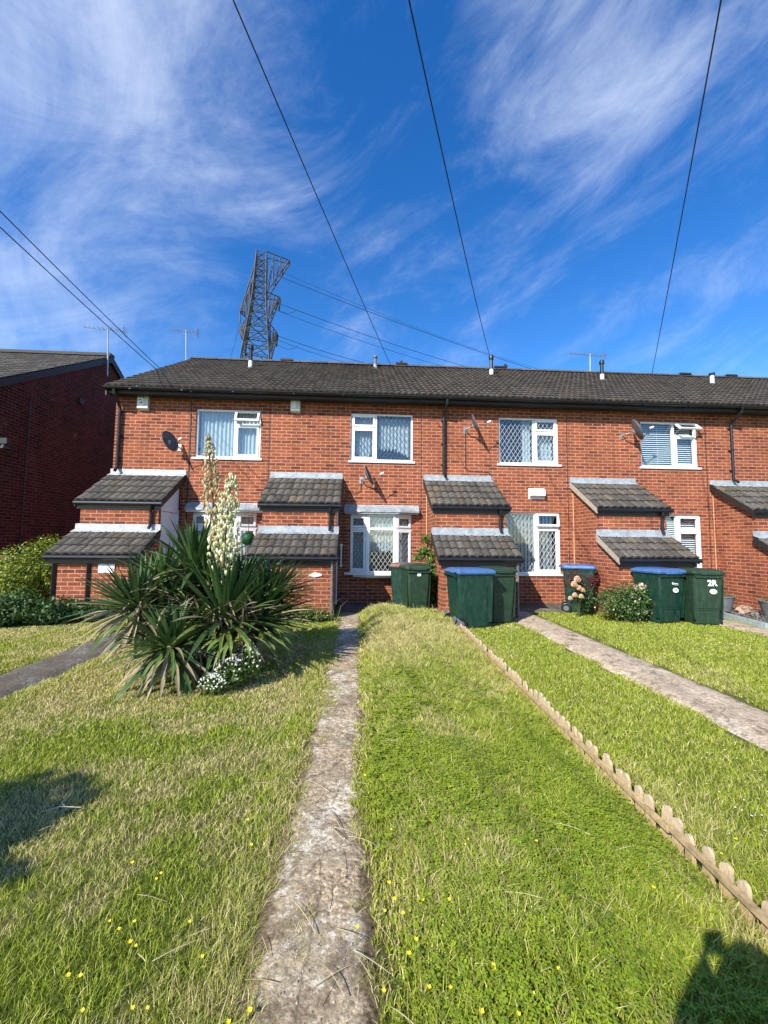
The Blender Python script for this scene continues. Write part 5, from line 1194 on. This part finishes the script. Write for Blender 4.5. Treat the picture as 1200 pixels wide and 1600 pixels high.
# photographer holding the phone
ph = thing('person', 'person in navy jacket standing on the lawn holding up a phone', 'person', (0.0, -9.575, 0))
me = bpy.data.meshes.new('body'); vv = []; ee = []; rr = []
def jv(p, r_, par=None): vv.append(p); rr.append(r_); (ee.append((par, len(vv)-1)) if par is not None else None); return len(vv)-1
pel = jv((0, -.03, .92), .16); ab = jv((0, -.03, 1.08), .16, pel); ch = jv((0, -.02, 1.24), .14, ab); uf = jv((0, .06, 1.30), .13, ch); jv((0, .085, 1.37), .07, uf); uc = jv((0, .0, 1.35), .15, ch); nk = jv((0, -.02, 1.42), .11, uc); hd = jv((0, -.02, 1.50), .10, nk); ht = jv((0, -.03, 1.60), .075, hd)
for s_ in (-1, 1):
    sh = jv((s_*.16, -.0, 1.33), .08, uc); el_ = jv((s_*.15, .05, 1.12), .085, sh); wr = jv((s_*.07, .11, 1.31), .065, el_); hn = jv((s_*.062, .10, 1.40), .034, wr)
    for q in range(4): f1 = jv((s_*.05, .125, 1.385+.02*q), .009, hn); f2 = jv((s_*.03, .128, 1.388+.021*q), .008, f1)
    th_ = jv((s_*.04, .09, 1.41), .010, hn); jv((s_*.022, .085, 1.43), .009, th_)
    hp = jv((s_*.10, -.03, .86), .09, pel); kn = jv((s_*.12, -.01, .48), .06, hp); an = jv((s_*.13, -.05, .09), .04, kn); jv((s_*.14, .10, .04), .035, an)
me.from_pydata(vv, ee, []); bo = bpy.data.objects.new('body', me); col.objects.link(bo); bo.parent = ph; me.materials.append(M_cloth)
sk = bo.modifiers.new('skin', 'SKIN'); 
for k, q in enumerate(me.skin_vertices[0].data): q.radius = (rr[k], rr[k]); q.use_root = (k == 0)
ss = bo.modifiers.new('sub', 'SUBSURF'); ss.levels = 1; ss.render_levels = 1
b = MB(); b.box(-.037, .037, -.006, .006, -.02, .055); o = b.build('mobile_phone', M_blackp, None, (0, -9.435, CAMZ), bevel=.003); tag(o, 'dark mobile phone held up by the photographer', 'phone')

# ---------------------------------------------------------------- light and sky
SD = Vector((.85, 1., -.95)).normalized(); el = math.asin(-SD.z); az = math.atan2(-SD.x, -SD.y)   # direction towards the sun, clockwise from +y
sl = bpy.data.lights.new('sun', 'SUN'); sl.energy = 4.6; sl.angle = R(.53); sl.color = (1., .95, .87); so = bpy.data.objects.new('sun', sl); col.objects.link(so); so.rotation_euler = SD.to_track_quat('-Z', 'Y').to_euler()
W = bpy.data.worlds.new('World'); scene.world = W; W.use_nodes = True; nt = W.node_tree; nt.nodes.clear()
out = nt.nodes.new('ShaderNodeOutputWorld'); bg = nt.nodes.new('ShaderNodeBackground'); L(nt, bg.outputs[0], out.inputs[0])
sky = nt.nodes.new('ShaderNodeTexSky'); sky.sky_type = 'NISHITA'; sky.sun_disc = False; sky.sun_elevation = el; sky.sun_rotation = az; sky.air_density = 1.; sky.dust_density = .3; sky.ozone_density = 2.2; sky.altitude = 200
tc = nt.nodes.new('ShaderNodeTexCoord'); sp = nt.nodes.new('ShaderNodeSeparateXYZ'); L(nt, tc.outputs['Generated'], sp.inputs[0])
def mp(ry, sc, loc=(0, 0, 0)):
    m0 = nt.nodes.new('ShaderNodeMapping'); m0.inputs['Rotation'].default_value = (0, ry, 0); L(nt, tc.outputs['Generated'], m0.inputs[0])
    m = nt.nodes.new('ShaderNodeMapping'); m.inputs['Scale'].default_value = sc; m.inputs['Location'].default_value = loc; L(nt, m0.outputs[0], m.inputs[0]); return m.outputs[0]
w1 = noise(nt, 2.6, 11, .66, mp(R(32), (.8, 1., 1.9), (3.1, 2.2, .6)), .9)
w2 = noise(nt, 4.2, 10, .72, mp(R(20), (.6, 1., 2.3), (.3, 5.2, 1.)), .8)
w3 = noise(nt, 2.0, 8, .6, mp(R(-25), (1., 1., 1.5), (7.3, 1.2, 4.)), 1.2)
def spot(px, py, rad, amt):
    d = ray(px, py).normalized(); v = nt.nodes.new('ShaderNodeVectorMath'); v.operation = 'DISTANCE'; L(nt, tc.outputs['Generated'], v.inputs[0]); v.inputs[1].default_value = d
    m = nt.nodes.new('ShaderNodeMapRange'); m.interpolation_type = 'SMOOTHSTEP'; L(nt, v.outputs['Value'], m.inputs[0]); m.inputs[1].default_value = 0; m.inputs[2].default_value = rad; m.inputs[3].default_value = amt; m.inputs[4].default_value = 0; return m.outputs[0]
spots = None
for a_ in ((60, 130, .50, .24), (300, 60, .35, .12), (930, 70, .32, .20), (1150, 60, .3, .12), (30, 480, .25, .20), (290, 520, .25, .12), (560, 450, .22, .06), (800, 420, .2, .02), (620, 200, .30, -.12), (760, 330, .25, -.10), (1130, 395, .2, .10), (700, 545, .3, .10), (1000, 550, .3, .10), (600, -500, .9, .2)):
    sp_ = spot(*a_); spots = sp_ if spots is None else mathn(nt, 'ADD', spots, sp_)
cl = mathn(nt, 'ADD', mathn(nt, 'ADD', mathn(nt, 'MULTIPLY', w1, .60), mathn(nt, 'MULTIPLY', w2, .42)), mathn(nt, 'ADD', mathn(nt, 'MULTIPLY', w3, .2), mathn(nt, 'MULTIPLY', spots, .66)))
mr = nt.nodes.new('ShaderNodeMapRange'); mr.interpolation_type = 'SMOOTHSTEP'; L(nt, cl, mr.inputs[0]); mr.inputs[1].default_value = .62; mr.inputs[2].default_value = 1.14; mr.inputs[3].default_value = 0.; mr.inputs[4].default_value = .50
hs = nt.nodes.new('ShaderNodeHueSaturation'); hs.inputs['Hue'].default_value = .51; hs.inputs['Saturation'].default_value = 1.38; hs.inputs['Value'].default_value = 1.62; L(nt, sky.outputs[0], hs.inputs['Color'])
c = mixc(nt, mr.outputs[0], hs.outputs[0], (8.6, 9.3, 10.4))
L(nt, c, bg.inputs[0]); bg.inputs[1].default_value = .085
scene.view_settings.view_transform = 'Standard'; scene.view_settings.look = 'None'; scene.view_settings.exposure = .8; scene.view_settings.gamma = 1.
scene.cycles.max_bounces = 8; scene.cycles.transparent_max_bounces = 12
